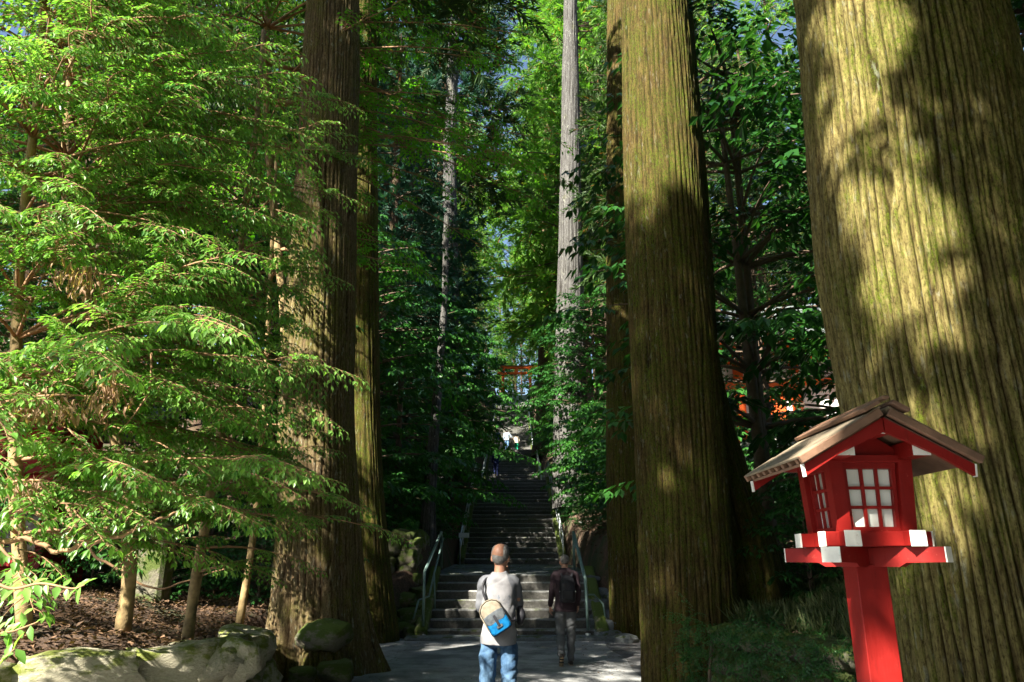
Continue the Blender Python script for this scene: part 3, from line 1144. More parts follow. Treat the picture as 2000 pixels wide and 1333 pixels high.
def leafy_limb(fo, tw, p0, d, L, r0, sprays, every=.2, sscale=(.5, .9), start=.3, rise=.1, droop=.2, spread=50, tint=0, leafscale=1., ups=.12, rng=R):
    path = limb_path(p0, d, L, rise, droop, rng=rng)
    tw.tube(path, np.linspace(r0, r0 * .25, len(path)), 5, tint=.5)
    n = max(2, int(L * (1 - start) / every))
    ts = start + (1 - start) * (np.arange(n) + rng.random(n) * .7) / n
    idx = ts * (len(path) - 1)
    i0 = np.clip(idx.astype(int), 0, len(path) - 2)
    fr = (idx - i0)[:, None]
    pos = path[i0] * (1 - fr) + path[i0 + 1] * fr
    tan = norm(path[i0 + 1] - path[i0])
    lat = norm(np.cross(tan, [0, 0, 1.])) * np.where(np.arange(n) % 2, 1, -1)[:, None]
    a = np.radians(spread + rng.normal(0, 14, n))[:, None] * (1.15 - .6 * ts[:, None])
    yd = tan * np.cos(a) + lat * np.sin(a) + np.array([0, 0, 1]) * rng.normal(ups, .12, (n, 1))
    up = np.array([0, 0, 1.]) + rng.normal(0, .18, (n, 3))
    scl = (sscale[0] + (sscale[1] - sscale[0]) * rng.random(n)) * (1.1 - .35 * ts)
    for s_ in range(len(sprays)):
        m = (np.arange(n) + int(rng.integers(9))) % len(sprays) == s_
        if m.any():
            fo.add(sprays[s_], pos[m], yd[m], up[m], scl[m], leafscale, tint, rng=rng)
    fo.add(sprays[0], path[-1:], tan[-1:], np.array([0, 0, 1.]), np.array([sscale[1]]), leafscale, tint, rng=rng)
    return path


# ------------------------------------------------------------------ foreground left evergreens
def stem(tw, pts, r0, r1, n=8, m=5):
    c = catmull(pts, m)
    r = np.linspace(r0, r1, len(c)) * (1 + .06 * np.sin(np.arange(len(c)) * 1.7))
    tw.tube(c, r, n)
    return c


def left_tree(label, D, stempx, r0, limbs, leafm='leaf_near', parts=0, twm='twig', name='evergreen_tree', seed=1, tint=0, every=.19, leafscale=1.0, sprays=SP_ARCH, fine=True, sscale=(.45, .8)):
    rng = np.random.default_rng(seed)
    pts = [P(a, b, d) for a, b, d in stempx]
    base = pts[0].copy()
    base.z = hz(base.x, base.y) - .05
    pts[0] = base
    root = thing(name, label, 'tree', tuple(base))
    tr = MB()
    c = stem(tr, pts, r0, r0 * .45)
    tr.v = [v - np.array(base) for v in tr.v]
    tr.build('trunk', M['stembark'], root, True)
    fo, tw = Foliage(), MB()
    for z, az, L, el in limbs(rng):
        k = int(np.argmin(np.abs(c[:, 2] - z)))
        a = math.radians(az)
        d = (math.sin(a), math.cos(a), math.tan(math.radians(el)))
        leafy_limb(fo, tw, c[k], d, L, r0 * .28, sprays, every, sscale, .25, .08, .22, 48, tint, leafscale, rng=rng)
    tw.v = [v - np.array(base) for v in tw.v]
    tw.build('limbs', M[twm], root, True)['kind'] = 'stuff'
    fo.build(root, leafm, twm, fine, base, parts=parts)
    return root


def lim(zs, az, azs, L, Ls, el=5, els=8):
    def f(rng):
        out = []
        for z in zs:
            out.append((z + rng.normal(0, .1), rng.normal(az, azs), max(.6, rng.normal(L, Ls)), rng.normal(el, els)))
        return out
    return f


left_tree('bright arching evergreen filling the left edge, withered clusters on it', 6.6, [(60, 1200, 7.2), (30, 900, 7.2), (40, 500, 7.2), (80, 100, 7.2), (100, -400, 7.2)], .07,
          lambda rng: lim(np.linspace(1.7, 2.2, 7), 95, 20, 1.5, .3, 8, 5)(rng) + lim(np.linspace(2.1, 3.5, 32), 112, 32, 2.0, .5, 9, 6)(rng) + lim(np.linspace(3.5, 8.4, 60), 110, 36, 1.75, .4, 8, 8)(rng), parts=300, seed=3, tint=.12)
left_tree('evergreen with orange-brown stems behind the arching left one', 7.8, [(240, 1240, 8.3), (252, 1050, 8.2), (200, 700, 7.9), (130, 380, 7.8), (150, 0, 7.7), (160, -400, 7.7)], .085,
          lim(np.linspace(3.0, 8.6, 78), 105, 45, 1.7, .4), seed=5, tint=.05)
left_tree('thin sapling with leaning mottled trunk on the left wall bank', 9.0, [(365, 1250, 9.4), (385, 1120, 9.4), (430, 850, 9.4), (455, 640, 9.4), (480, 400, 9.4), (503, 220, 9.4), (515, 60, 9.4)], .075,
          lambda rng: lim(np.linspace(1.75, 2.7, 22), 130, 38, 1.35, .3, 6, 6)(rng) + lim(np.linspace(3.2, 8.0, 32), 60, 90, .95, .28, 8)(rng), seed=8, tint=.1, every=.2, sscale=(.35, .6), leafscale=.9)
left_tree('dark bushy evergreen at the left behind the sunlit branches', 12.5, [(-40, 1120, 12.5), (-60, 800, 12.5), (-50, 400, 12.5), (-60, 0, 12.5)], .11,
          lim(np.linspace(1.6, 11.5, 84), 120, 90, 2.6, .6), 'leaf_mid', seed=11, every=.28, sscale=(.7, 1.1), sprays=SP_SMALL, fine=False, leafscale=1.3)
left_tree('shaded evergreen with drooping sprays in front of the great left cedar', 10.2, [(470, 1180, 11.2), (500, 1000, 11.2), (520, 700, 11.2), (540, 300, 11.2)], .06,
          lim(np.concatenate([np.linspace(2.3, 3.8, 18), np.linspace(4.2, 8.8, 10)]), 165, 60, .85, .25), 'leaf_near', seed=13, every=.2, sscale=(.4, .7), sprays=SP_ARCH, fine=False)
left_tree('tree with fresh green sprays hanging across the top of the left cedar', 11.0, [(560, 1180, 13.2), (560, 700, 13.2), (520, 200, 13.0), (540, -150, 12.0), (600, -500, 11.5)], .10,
          lambda rng: lim(np.linspace(8.0, 12.5, 26), 170, 80, 1.5, .4, -4, 8)(rng) + lim(np.linspace(9.4, 12.2, 20), 95, 14, 4.4, .9, -2, 6)(rng) + lim(np.linspace(7.4, 8.6, 6), 110, 20, 2.3, .3, -4, 6)(rng), 'leaf_maple', seed=17, every=.22, sscale=(.5, .85), sprays=SP_SMALL, fine=False, leafscale=1.1, name='maple_tree')

# ------------------------------------------------------------------ generic trees and shrubs (built once, then copied)
def cedar_proto(seed, H=26, z0=8, spread=3.6, nl=90, mat='cedar', r0=.38, trunkm='bark_far', sprays=SP_CED, every=.5, scl=(.9, 1.5), dens=1):
    rng = np.random.default_rng(seed)
    root = thing('cedar_tree', 'x', 'tree')
    zt = np.linspace(-.5, H, 26)
    mb = MB()
    px_ = np.stack([.15 * np.sin(zt * .2 + seed), .15 * np.cos(zt * .17 + seed), zt], -1)
    rad = r0 * (1 - .85 * np.clip(zt / H, 0, 1)) * (1 + .7 * np.exp(-np.maximum(zt, 0) / .7))
    v, f = tube_arrays(px_, rad, 18)
    mb.add(v, f, 0, .6)
    mb.build('trunk', M[trunkm], root, True, True)
    fo, tw = Foliage(), MB()
    for i in range(nl):
        t = (i + rng.random()) / nl
        z = z0 + (H - z0) * t
        L = spread * (1 - t) ** .7 * (.55 + .6 * rng.random()) * (.6 + .4 * min(1, t * 5)) + .4
        az = rng.random() * 6.283
        d = (math.cos(az), math.sin(az), -.1 + .3 * t)
        path = limb_path((0, 0, z), d, L, .05, .15, rng=rng)
        tw.tube(path, np.linspace(.05, .012, len(path)), 4)
        n = max(3, int(L / every * 1.6)) * dens
        ts = .25 + .75 * rng.random(n)
        idx = ts * (len(path) - 1)
        i0 = np.clip(idx.astype(int), 0, len(path) - 2)
        pos = path[i0] + (path[i0 + 1] - path[i0]) * (idx - i0)[:, None]
        yd = norm(np.array(d)) * .7 + rng.normal(0, .55, (n, 3)) + np.array([0, 0, -.18])
        for s_ in range(len(sprays)):
            m = np.arange(n) % len(sprays) == s_
            if m.any():
                fo.add(sprays[s_], pos[m], yd[m], np.array([0, 0, 1.]) + rng.normal(0, .3, (m.sum(), 3)), scl[0] + (scl[1] - scl[0]) * rng.random(m.sum()), 1, rng.normal(0, .1), twigs=False, rng=rng)
    tw.build('limbs', M['twig_dark'], root, True)['kind'] = 'stuff'
    o = fo.leafmesh(fo.arrays(), np.zeros(3), False).build('crown', M[mat], root, False, True)
    return root


def leafy_proto(seed, name, cat, H, z0, spread, nl, mat, sprays=SP_FAR, every=.4, scl=(.8, 1.2), r0=.12, fine=False, leafscale=1., flat=.0):
    rng = np.random.default_rng(seed)
    root = thing(name, 'x', cat)
    tw = MB()
    k = 3
    stems = []
    tr = MB()
    for q in range(k):
        a = rng.random() * 6.28
        b = spread * .25 * rng.random()
        pts = [(0 + .06 * math.cos(a), .06 * math.sin(a), -.3), (math.cos(a) * b * .5, math.sin(a) * b * .5, H * .45), (math.cos(a) * b, math.sin(a) * b, H * .92)]
        stems.append(stem(tr, pts, r0 * (1 if q == 0 else .6), r0 * .25, 7))
    tr.build('trunk', M['twig_dark'], root, True)
    fo = Foliage()
    for i in range(nl):
        t = (i + rng.random()) / nl
        z = z0 + (H - z0) * t
        c = stems[i % k]
        j = int(np.argmin(np.abs(c[:, 2] - z)))
        L = spread * (.45 + .55 * math.sin(math.pi * min(1, t * .8 + .18))) * (.7 + .45 * rng.random())
        az = rng.random() * 6.283
        leafy_limb(fo, tw, c[j], (math.cos(az), math.sin(az), .25 - flat), L, r0 * .3, sprays, every, scl, .3, .1, .22, 50, rng.normal(0, .1), leafscale, rng=rng)
    tw.build('limbs', M['twig_dark'], root, True)['kind'] = 'stuff'
    fo.T = MB()
    o = fo.leafmesh(fo.arrays(), np.zeros(3), fine).build('crown', M[mat], root, False, True)
    return root


PROTOS = {}
PROTOS['ced'] = cedar_proto(201, 26, 9, 3.6, 95, 'cedar')
PROTOS['cedlow'] = cedar_proto(202, 22, 2.5, 3.0, 120, 'cedar_teal', sprays=SP_CED)
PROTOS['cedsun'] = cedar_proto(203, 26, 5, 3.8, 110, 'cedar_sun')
PROTOS['broad'] = leafy_proto(204, 'broadleaf_tree', 'tree', 11, 1.6, 2.6, 70, 'leaf_dark', SP_FAR, .33, (.8, 1.25), .14)
PROTOS['broadmid'] = leafy_proto(205, 'broadleaf_tree', 'tree', 9, 1.2, 2.6, 60, 'leaf_mid', SP_FAR, .33, (.8, 1.25), .12, flat=.2)
PROTOS['shrub'] = leafy_proto(206, 'shrub', 'shrub', 2.2, .15, 1.3, 34, 'leaf_dark', SP_FAR, .26, (.5, .8), .04, leafscale=.8)
PROTOS['shrubmid'] = leafy_proto(207, 'shrub', 'shrub', 2.6, .15, 1.4, 34, 'leaf_mid', SP_FAR, .26, (.5, .8), .04, leafscale=.8, flat=.15)
USED = {}


def place(kind, x, y, s=1, rz=None, label='x', group=None, z=None, sz=None):
    zz = hz(x, y) - .1 if z is None else z
    rz = float(R.random() * 6.28) if rz is None else rz
    scl = (s, s, s * (sz or 1))
    if kind not in USED:
        USED[kind] = True
        o = PROTOS[kind]
        o.location, o.rotation_euler, o.scale = (x, y, zz), (0, 0, rz), scl
        o['label'] = label
        if group:
            o['group'] = group
        return o
    return copy_tree(PROTOS[kind], (x, y, zz), rz, scl, label, group)


def at(px, D):
    """ground x for photo column px at distance D (taken at the horizon line)"""
    return (px - 1000) / FPX * (D * CT + 1.0 * ST)


G1 = 'cedars in the dim wood left of the stairs'
G2 = 'cedars in the wood right of the stairs'
G3 = 'sunlit cedars on the hill above the stairs'
G4 = 'dark needled cedars crowding the left of the stairs'
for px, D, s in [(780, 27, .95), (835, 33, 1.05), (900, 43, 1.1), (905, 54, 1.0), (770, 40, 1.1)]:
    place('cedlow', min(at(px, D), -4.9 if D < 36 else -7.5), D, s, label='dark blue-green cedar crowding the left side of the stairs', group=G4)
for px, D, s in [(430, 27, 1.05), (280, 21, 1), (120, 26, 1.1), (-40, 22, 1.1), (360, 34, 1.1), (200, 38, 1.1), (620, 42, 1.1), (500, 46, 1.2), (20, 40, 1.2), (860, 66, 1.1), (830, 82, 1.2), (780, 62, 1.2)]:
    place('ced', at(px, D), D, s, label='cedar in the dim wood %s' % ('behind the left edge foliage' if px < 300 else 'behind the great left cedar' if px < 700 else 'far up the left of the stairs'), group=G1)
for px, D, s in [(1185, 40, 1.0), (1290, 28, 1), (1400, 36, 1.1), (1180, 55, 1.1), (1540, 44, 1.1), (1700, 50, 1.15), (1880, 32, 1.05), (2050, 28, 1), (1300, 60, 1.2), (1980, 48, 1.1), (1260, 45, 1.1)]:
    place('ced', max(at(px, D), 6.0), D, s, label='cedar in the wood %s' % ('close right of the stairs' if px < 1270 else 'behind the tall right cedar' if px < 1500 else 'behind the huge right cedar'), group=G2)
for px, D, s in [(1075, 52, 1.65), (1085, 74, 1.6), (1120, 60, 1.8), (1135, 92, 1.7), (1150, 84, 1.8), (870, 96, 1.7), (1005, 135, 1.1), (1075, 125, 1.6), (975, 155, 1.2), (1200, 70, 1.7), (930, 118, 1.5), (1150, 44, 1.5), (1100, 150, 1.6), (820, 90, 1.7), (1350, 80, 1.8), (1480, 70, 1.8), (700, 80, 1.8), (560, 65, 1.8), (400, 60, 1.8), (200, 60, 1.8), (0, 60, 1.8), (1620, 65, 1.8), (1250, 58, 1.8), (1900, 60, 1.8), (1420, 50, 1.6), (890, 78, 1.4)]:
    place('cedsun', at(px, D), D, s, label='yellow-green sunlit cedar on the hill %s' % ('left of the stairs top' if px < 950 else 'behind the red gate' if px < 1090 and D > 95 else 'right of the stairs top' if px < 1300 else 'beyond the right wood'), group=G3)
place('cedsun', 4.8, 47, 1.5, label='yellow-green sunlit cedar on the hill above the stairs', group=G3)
# broadleaf trees
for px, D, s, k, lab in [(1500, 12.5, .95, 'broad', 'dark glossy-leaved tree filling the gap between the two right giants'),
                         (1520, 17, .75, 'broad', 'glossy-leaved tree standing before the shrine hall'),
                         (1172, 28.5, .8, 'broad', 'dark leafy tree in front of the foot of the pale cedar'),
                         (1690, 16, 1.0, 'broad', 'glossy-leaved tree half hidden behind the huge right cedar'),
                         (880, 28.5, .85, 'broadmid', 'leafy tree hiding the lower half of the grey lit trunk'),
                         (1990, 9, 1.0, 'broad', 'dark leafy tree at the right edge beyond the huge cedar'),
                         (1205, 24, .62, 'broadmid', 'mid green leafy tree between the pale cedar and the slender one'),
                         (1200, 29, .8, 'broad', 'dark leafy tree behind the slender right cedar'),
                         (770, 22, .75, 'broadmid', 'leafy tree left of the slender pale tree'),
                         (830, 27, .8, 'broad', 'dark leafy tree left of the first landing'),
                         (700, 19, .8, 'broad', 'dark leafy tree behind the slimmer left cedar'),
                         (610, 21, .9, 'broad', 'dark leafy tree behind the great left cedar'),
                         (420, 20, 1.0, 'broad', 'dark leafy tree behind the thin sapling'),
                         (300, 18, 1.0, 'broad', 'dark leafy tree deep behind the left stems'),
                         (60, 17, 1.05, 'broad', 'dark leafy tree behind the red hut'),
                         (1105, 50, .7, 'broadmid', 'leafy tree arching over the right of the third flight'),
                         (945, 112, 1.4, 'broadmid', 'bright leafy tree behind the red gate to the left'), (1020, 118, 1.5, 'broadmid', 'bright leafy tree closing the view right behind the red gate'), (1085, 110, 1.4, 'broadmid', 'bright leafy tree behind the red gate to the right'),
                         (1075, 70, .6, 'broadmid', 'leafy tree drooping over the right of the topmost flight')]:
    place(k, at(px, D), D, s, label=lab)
# shrubs lining the stairs
GS = 'shrubs lining the left of the stairs'
GR = 'shrubs lining the right of the stairs'
for D in np.concatenate([np.arange(20.5, 60, 2.3), np.arange(62, 92, 3.6)]):
    for sx, gg, lb in ((-1, GS, 'dense shrub growing along the left side of the stairs'), (1, GR, 'dense shrub growing along the right side of the stairs')):
        for q in range(2):
            x = sx * (3.4 + q * 1.9 + R.random() * .5)
            if sx < 0 and abs(x - at(835, D)) < .6 and abs(D - 21) < 1.5:
                continue
            wh = ('the first landing', 'the second flight', 'the middle terrace', 'the third flight', 'the topmost flight', 'the court of the red gate')[int(np.searchsorted([26.8, 37, 43, 58, 80], D))]
            lb = 'dense %s shrub on the %s side of %s' % ('outer' if q else 'inner', 'left' if sx < 0 else 'right', wh)
            place('shrub' if R.random() < .5 else 'shrubmid', x + sx * (.5 if D > 55 else 0), D + R.random(), (.8 + .5 * R.random() + .2 * q) * (.75 if D > 55 else 1), label=lb, group=gg)
for x_, y_, s_ in [(2.75, 21.5, .45), (2.6, 23.3, .5), (2.7, 25.3, .5), (2.6, 27.3, .5), (-2.75, 23.6, .45), (-2.7, 26, .5), (3.6, 20.6, .6), (-3.8, 19.5, .6), (2.7, 29.5, .55), (-2.7, 29, .5)]:
    place('shrub', x_, y_, s_, label='low shrub growing on the bank close beside the %s side of the first landing' % ('right' if x_ > 0 else 'left'), group='low shrubs beside the first landing')
GL = 'shrubs in the shade of the left bank'
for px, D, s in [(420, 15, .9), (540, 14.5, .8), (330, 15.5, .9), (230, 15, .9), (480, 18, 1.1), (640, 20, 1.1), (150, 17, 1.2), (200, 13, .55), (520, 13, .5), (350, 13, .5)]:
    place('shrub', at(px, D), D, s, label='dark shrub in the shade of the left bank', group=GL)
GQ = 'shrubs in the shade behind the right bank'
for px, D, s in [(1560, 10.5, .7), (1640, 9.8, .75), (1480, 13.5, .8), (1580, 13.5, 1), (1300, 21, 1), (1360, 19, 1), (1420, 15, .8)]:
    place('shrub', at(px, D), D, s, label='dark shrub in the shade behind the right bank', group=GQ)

# ------------------------------------------------------------------ crowns of the giants and of the trees behind the camera
place('ced', -4.3, 38, 1.45, label='tall cedar close on the left of the second flight')
cm = [o for o in PROTOS['cedlow'].children if o.name.startswith('crown')][0].data
for z_, sz_, sr_ in ((17.6, .8, .85), (1.2, .55, .8)):
    c = link('crown', cm, TC)
    c.location = (0, 0, z_)
    c.scale = (sr_, sr_, sz_)
for root, z, s in ((TA, 13.5, 1.0), (TB, 14, 1.0), (TD, 15.5, .8)):
    c = link('crown', [o for o in PROTOS['ced'].children if o.name.startswith('crown')][0].data, root)
    c.location = (0, 0, z - 9)
    c.scale = (s, s, .45 if root is TA else .7)
    c.location = (0, 0, z - 9 * c.scale[2])
    c.rotation_euler = (0, 0, float(R.random() * 6))


# ------------------------------------------------------------------ red lantern
def xz(x, z):
    return Vector((x, 0, z))


def lantern(X0, Y0, label):
    root = thing('lantern', label, 'lantern', (X0, Y0, 0))
    def B(name, c, s, m='red', parent=root, b=.003, rot=None):
        return MB().bbox(c, s, rot, 0, b).build(name, M[m], parent)
    B('post', (0, 0, .775), (.12, .12, 1.55))
    # diagonal bracket arms
    for a in (45, -45):
        rz = Matrix.Rotation(math.radians(a), 3, 'Z')
        arm = MB()
        e = .001 if a > 0 else 0
        prof = [(-.30, 1.612 + e), (.30, 1.612 + e), (.30, 1.558), (.165, 1.556), (.14, 1.541), (-.14, 1.541), (-.165, 1.556), (-.30, 1.558)]
        V = []
        for sy in (-.034, .034):
            V += [tuple(rz @ Vector((x, sy, z))) for x, z in prof]
        n = 8
        # split into convex strips for clean shading
        F = [(i, (i + 1) % n, n + (i + 1) % n, n + i) for i in range(n)]
        for o_ in (0, n):
            q = [(0, 7, 2, 1), (7, 6, 3, 2), (6, 5, 4, 3)]
            F += [tuple(o_ + k for k in (f if o_ else f[::-1])) for f in q]
        arm.add(V, F)
        ao = arm.build('bracket_arm', M['red'], root)
        for s_ in (-1, 1):
            MB().bbox(tuple(rz @ Vector((s_ * .302, 0, 1.585))), (.005, .0695, .055), rz, 0, .001).build('end_cap', M['white'], ao)
    # double tier of base beams
    for s_ in (-1, 1):
        o = B('base_beam', (s_ * .12, 0, 1.6425), (.058, .40, .056))
        for t in (-1, 1):
            B('end_cap', (s_ * .12, t * .201, 1.6425), (.0595, .006, .0575), 'white', o, .001)
        o = B('base_beam', (0, s_ * .12, 1.6415), (.40, .058, .054))
        for t in (-1, 1):
            B('end_cap', (t * .201, s_ * .12, 1.6415), (.006, .0595, .0555), 'white', o, .001)
    B('floor_board', (0, 0, 1.662), (.225, .225, .012))
    # corner posts splay outward towards the top
    def splay(x, y, z):
        k = 1 + (z - 1.67) / .27 * .10
        return (x * k, y * k, z)
    zb, zt = 1.669, 1.945
    for sx in (-1, 1):
        for sy in (-1, 1):
            mb = MB()
            V = []
            for z in (zb, zt):
                cxp, cyp, _ = splay(sx * .122, sy * .122, z)
                for dx, dy in ((-.026, -.026), (.026, -.026), (.026, .026), (-.026, .026)):
                    V.append((cxp + dx, cyp + dy, z))
            mb.add(V, [(0, 3, 2, 1), (4, 5, 6, 7), (0, 1, 5, 4), (1, 2, 6, 5), (2, 3, 7, 6), (3, 0, 4, 7)])
            mb.build('corner_post', M['red'], root)
    # windows on the four faces
    for face in range(4):
        rz = Matrix.Rotation(face * math.pi / 2, 3, 'Z')
        tilt = math.atan(.0122 / .276)
        wroot = None
        fr = MB()
        hw = .094

        def pt(u, z, d):
            k = 1 + (z - 1.67) / .27 * .10
            return tuple(rz @ Vector((u * k, -(.122 * k) + d, z)))

        def bar(mb, u0, u1, z0, z1, d0, d1):
            V = [pt(u0, z0, d0), pt(u1, z0, d0), pt(u1, z1, d0), pt(u0, z1, d0), pt(u0, z0, d1), pt(u1, z0, d1), pt(u1, z1, d1), pt(u0, z1, d1)]
            mb.add(V, [(0, 1, 2, 3), (7, 6, 5, 4), (0, 4, 5, 1), (1, 5, 6, 2), (2, 6, 7, 3), (3, 7, 4, 0)])
        bar(fr, -hw, hw, zb, 1.686, -.012, .012)
        bar(fr, -hw, hw, 1.903, zt, -.012, .012)
        bar(fr, -hw, -.080, 1.686, 1.903, -.008, .012)
        bar(fr, .080, hw, 1.686, 1.903, -.008, .012)
        wroot = fr.build('window', M['red'], root)
        zs = [1.686, 1.7583, 1.8307, 1.903]
        us = [-.080, -.0267, .0267, .080]
        for q in (1, 2):
            b = MB()
            bar(b, -.080, .080, zs[q] - .0055, zs[q] + .0055, -.004, .006)
            b.build('glazing_bar', M['red'], wroot)
            b = MB()
            bar(b, us[q] - .0055, us[q] + .0055, 1.686, 1.903, -.005, .005)
            b.build('glazing_bar', M['red'], wroot)
        for a in range(3):
            for c in range(3):
                b = MB()
                bar(b, us[a] + .001, us[a + 1] - .001, zs[c] + .001, zs[c + 1] - .001, .012 + .0004 * a, .015)
                b.build('pane', M['paper'], wroot)
    # wall plates and ridge purlin with white ends
    for sx, zc in ((-1, 1.958), (1, 1.958)):
        sl = .56
        V = []
        poly = [(sx * .108, 1.936), (sx * .172, 1.936), (sx * .172, 1.957), (sx * .108, 1.957 + .064 * sl)]
        if sx < 0:
            poly = poly[::-1]
        for y in (-.275, .275):
            V += [(x, y, z) for x, z in poly]
        o = MB().add(V, [(0, 1, 2, 3)[::1], (7, 6, 5, 4), (0, 4, 5, 1), (1, 5, 6, 2), (2, 6, 7, 3), (3, 7, 4, 0)]).build('eave_purlin', M['red'], root)
        for t in (-1, 1):
            V = []
            for y in (t * .2755, t * .279):
                V += [(x, y, z) for x, z in poly]
            MB().add(V, [(0, 1, 2, 3), (7, 6, 5, 4), (0, 4, 5, 1), (1, 5, 6, 2), (2, 6, 7, 3), (3, 7, 4, 0)]).build('end_cap', M['white'], o)
    poly = [(-.030, 2.014), (.030, 2.014), (.030, 2.032), (0, 2.049), (-.030, 2.032)]
    V = [(x, y, z) for y in (-.285, .285) for x, z in poly]
    F = [(0, 1, 2, 3, 4), (9, 8, 7, 6, 5)] + [(i, i + 5, (i + 1) % 5 + 5, (i + 1) % 5) for i in range(5)]
    o = MB().add(V, F).build('ridge_purlin', M['red'], root)
    for t in (-1, 1):
        V = [(x, y, z) for y in (t * .2855, t * .289) for x, z in poly]
        MB().add(V, F).build('end_cap', M['white'], o)
    # gable boards and the beam under them
    for t in (-1, 1):
        V = [(x, t * .135 + d, z) for d in (-.008, .008) for x, z in ((-.16, 1.945), (.16, 1.945), (0, 2.05))]
        MB().add(V, [(0, 1, 2), (5, 4, 3), (0, 3, 4, 1), (1, 4, 5, 2), (2, 5, 3, 0)]).build('gable_board', M['red'], root)
        B('lintel', (0, t * .150, 1.940), (.30, .022, .03))
        B('lintel', (t * .1505, 0, 1.941), (.022, .278, .03))
    # barge boards
    ang = math.atan2(.172, .305)
    up = Vector((0, 0, 1))
    for yb in (-.296, .296):
        for sx in (-1, 1):
            V = []
            for y in (yb - .009, yb + .009):
                V += [(sx * .002, y, 2.071), (sx * .310, y, 1.899), (sx * .306, y, 1.858), (sx * .18, y, 1.936), (sx * .002, y, 2.018)]
            n = 5
            F = [(0, 1, 2, 3, 4)[::sx], (5, 6, 7, 8, 9)[::-sx]] + [(i, i + 5, (i + 1) % 5 + 5, (i + 1) % 5)[::sx] for i in range(5)]
            o = MB().add(V, F).build('barge_board', M['red'], root)
            rot = Matrix.Rotation(sx * .1, 3, 'Y')
            MB().bbox((sx * .3115, yb, 1.8775), (.007, .0215, .046), rot, 0, .001).build('end_cap', M['white'], o)
    # sheathing, rafter blocks, roof boards
    d = Vector((math.cos(ang), 0, -math.sin(ang)))
    nn = Vector((math.sin(ang), 0, math.cos(ang)))
    for sx in (-1, 1):
        D_ = Vector((d.x * sx, 0, d.z))
        N_ = Vector((nn.x * sx, 0, nn.z))
        rot = Matrix((D_, Vector((0, 1, 0)), N_)).transposed()
        if sx < 0:
            rot = Matrix((D_, Vector((0, -1, 0)), N_)).transposed()
        base = Vector((0, 0, 2.066))
        B('sheathing', tuple(base + D_ * .175 + N_ * .008), (.345, .60, .012), 'roofwood', rot=rot, b=.002)
        for q in range(8):
            y = -.26 + q * .52 / 7
            B('rafter_end', tuple(base + D_ * .325 + N_ * .0245 + Vector((0, y, 0))), (.06, .022, .019), 'roofwood', rot=rot, b=.002)
        for q in range(5):
            s0 = .034 + q * .071
            B('roof_board', tuple(base + D_ * s0 + N_ * (.042 - q * .0005 + (q % 2) * .001)), (.084, .655, .010), 'roofwood_old', rot=rot @ Matrix.Rotation(.035 * 1, 3, 'Y'), b=.002)
        for yb in (-.322, .322):
            B('verge_board', tuple(base + D_ * .182 + N_ * .028 + Vector((0, yb, 0))), (.362, .022, .030), 'roofwood', rot=rot, b=.003)
        B('ridge_cap', tuple(base + D_ * .028 + N_ * (.0605 + .0008 * sx) + Vector((0, 0, .003))), (.070, .69, .016), 'roofwood', rot=rot, b=.003)
    B('ridge_cap', (0, 0, 2.066 + .073), (.026, .70, .012), 'roofwood', b=.003)
    return root


L1 = lantern(1.372, 3.0, 'large red wooden roofed lantern on a leaning square post before the huge cedar')
pl = P(1160, 1012, 36)
zL = hz(pl.x, pl.y)
L2 = copy_tree(L1, (pl.x, pl.y, pl.z), .5, 1.0, 'small distant red lantern in the wood right of the stairs')

# ------------------------------------------------------------------ red gate
def torii():
    p = P(1009, 772, 95)
    root = thing('torii_gate', 'vermilion gate with dark cap beam at the top of the stairs', 'gate', (p.x, 95, p.z - .3))
    W = 1.75
    for sx in (-1, 1):
        MB().tube([(sx * (W + .12), 0, 0), (sx * W, 0, 3.9)], [.2, .17], 16).build('pillar', M['orange'], root, True)
        MB().tube([(sx * (W + .12), 0, 0), (sx * (W + .11), 0, .35)], .25, 16).build('pillar_foot', M['metal'], root, True)
    MB().bbox((0, 0, 3.25), (5.0, .22, .32), None, 0, .02).build('tie_beam', M['orange'], root)
    MB().bbox((0, 0, 3.62), (.45, .18, .5), None, 0, .02).build('centre_strut', M['orange'], root)
    for name, z, L, m, h, dpt in (('lintel_beam', 4.0, 5.6, 'orange', .30, .34), ('cap_beam', 4.21, 6.0, 'twig_dark', .13, .5)):
        mb = MB()
        V, F = [], []
        xs = np.linspace(-L / 2, L / 2, 13)
        for x in xs:
            c = .22 * (abs(x) / (L / 2)) ** 2.5
            for y, zz in ((-dpt / 2, -h / 2), (dpt / 2, -h / 2), (dpt / 2, h / 2), (-dpt / 2, h / 2)):
                V.append((x, y, z + zz + c))
        for i in range(12):
            for k in range(4):
                F.append((i * 4 + k, i * 4 + (k + 1) % 4, i * 4 + 4 + (k + 1) % 4, i * 4 + 4 + k)[::-1])
        F += [(0, 1, 2, 3), (51, 50, 49, 48)]
        mb.add(V, F)
        mb.build(name, M[m], root)


torii()
a, b = P(972, 769, 88), P(1026, 768, 88)
o = MB().beam(a, b, .5, .22, 0, bev=.03).build('stone_parapet', M['white'])
tag(o, 'pale stone parapet bar crossing in front of the red gate', 'parapet')

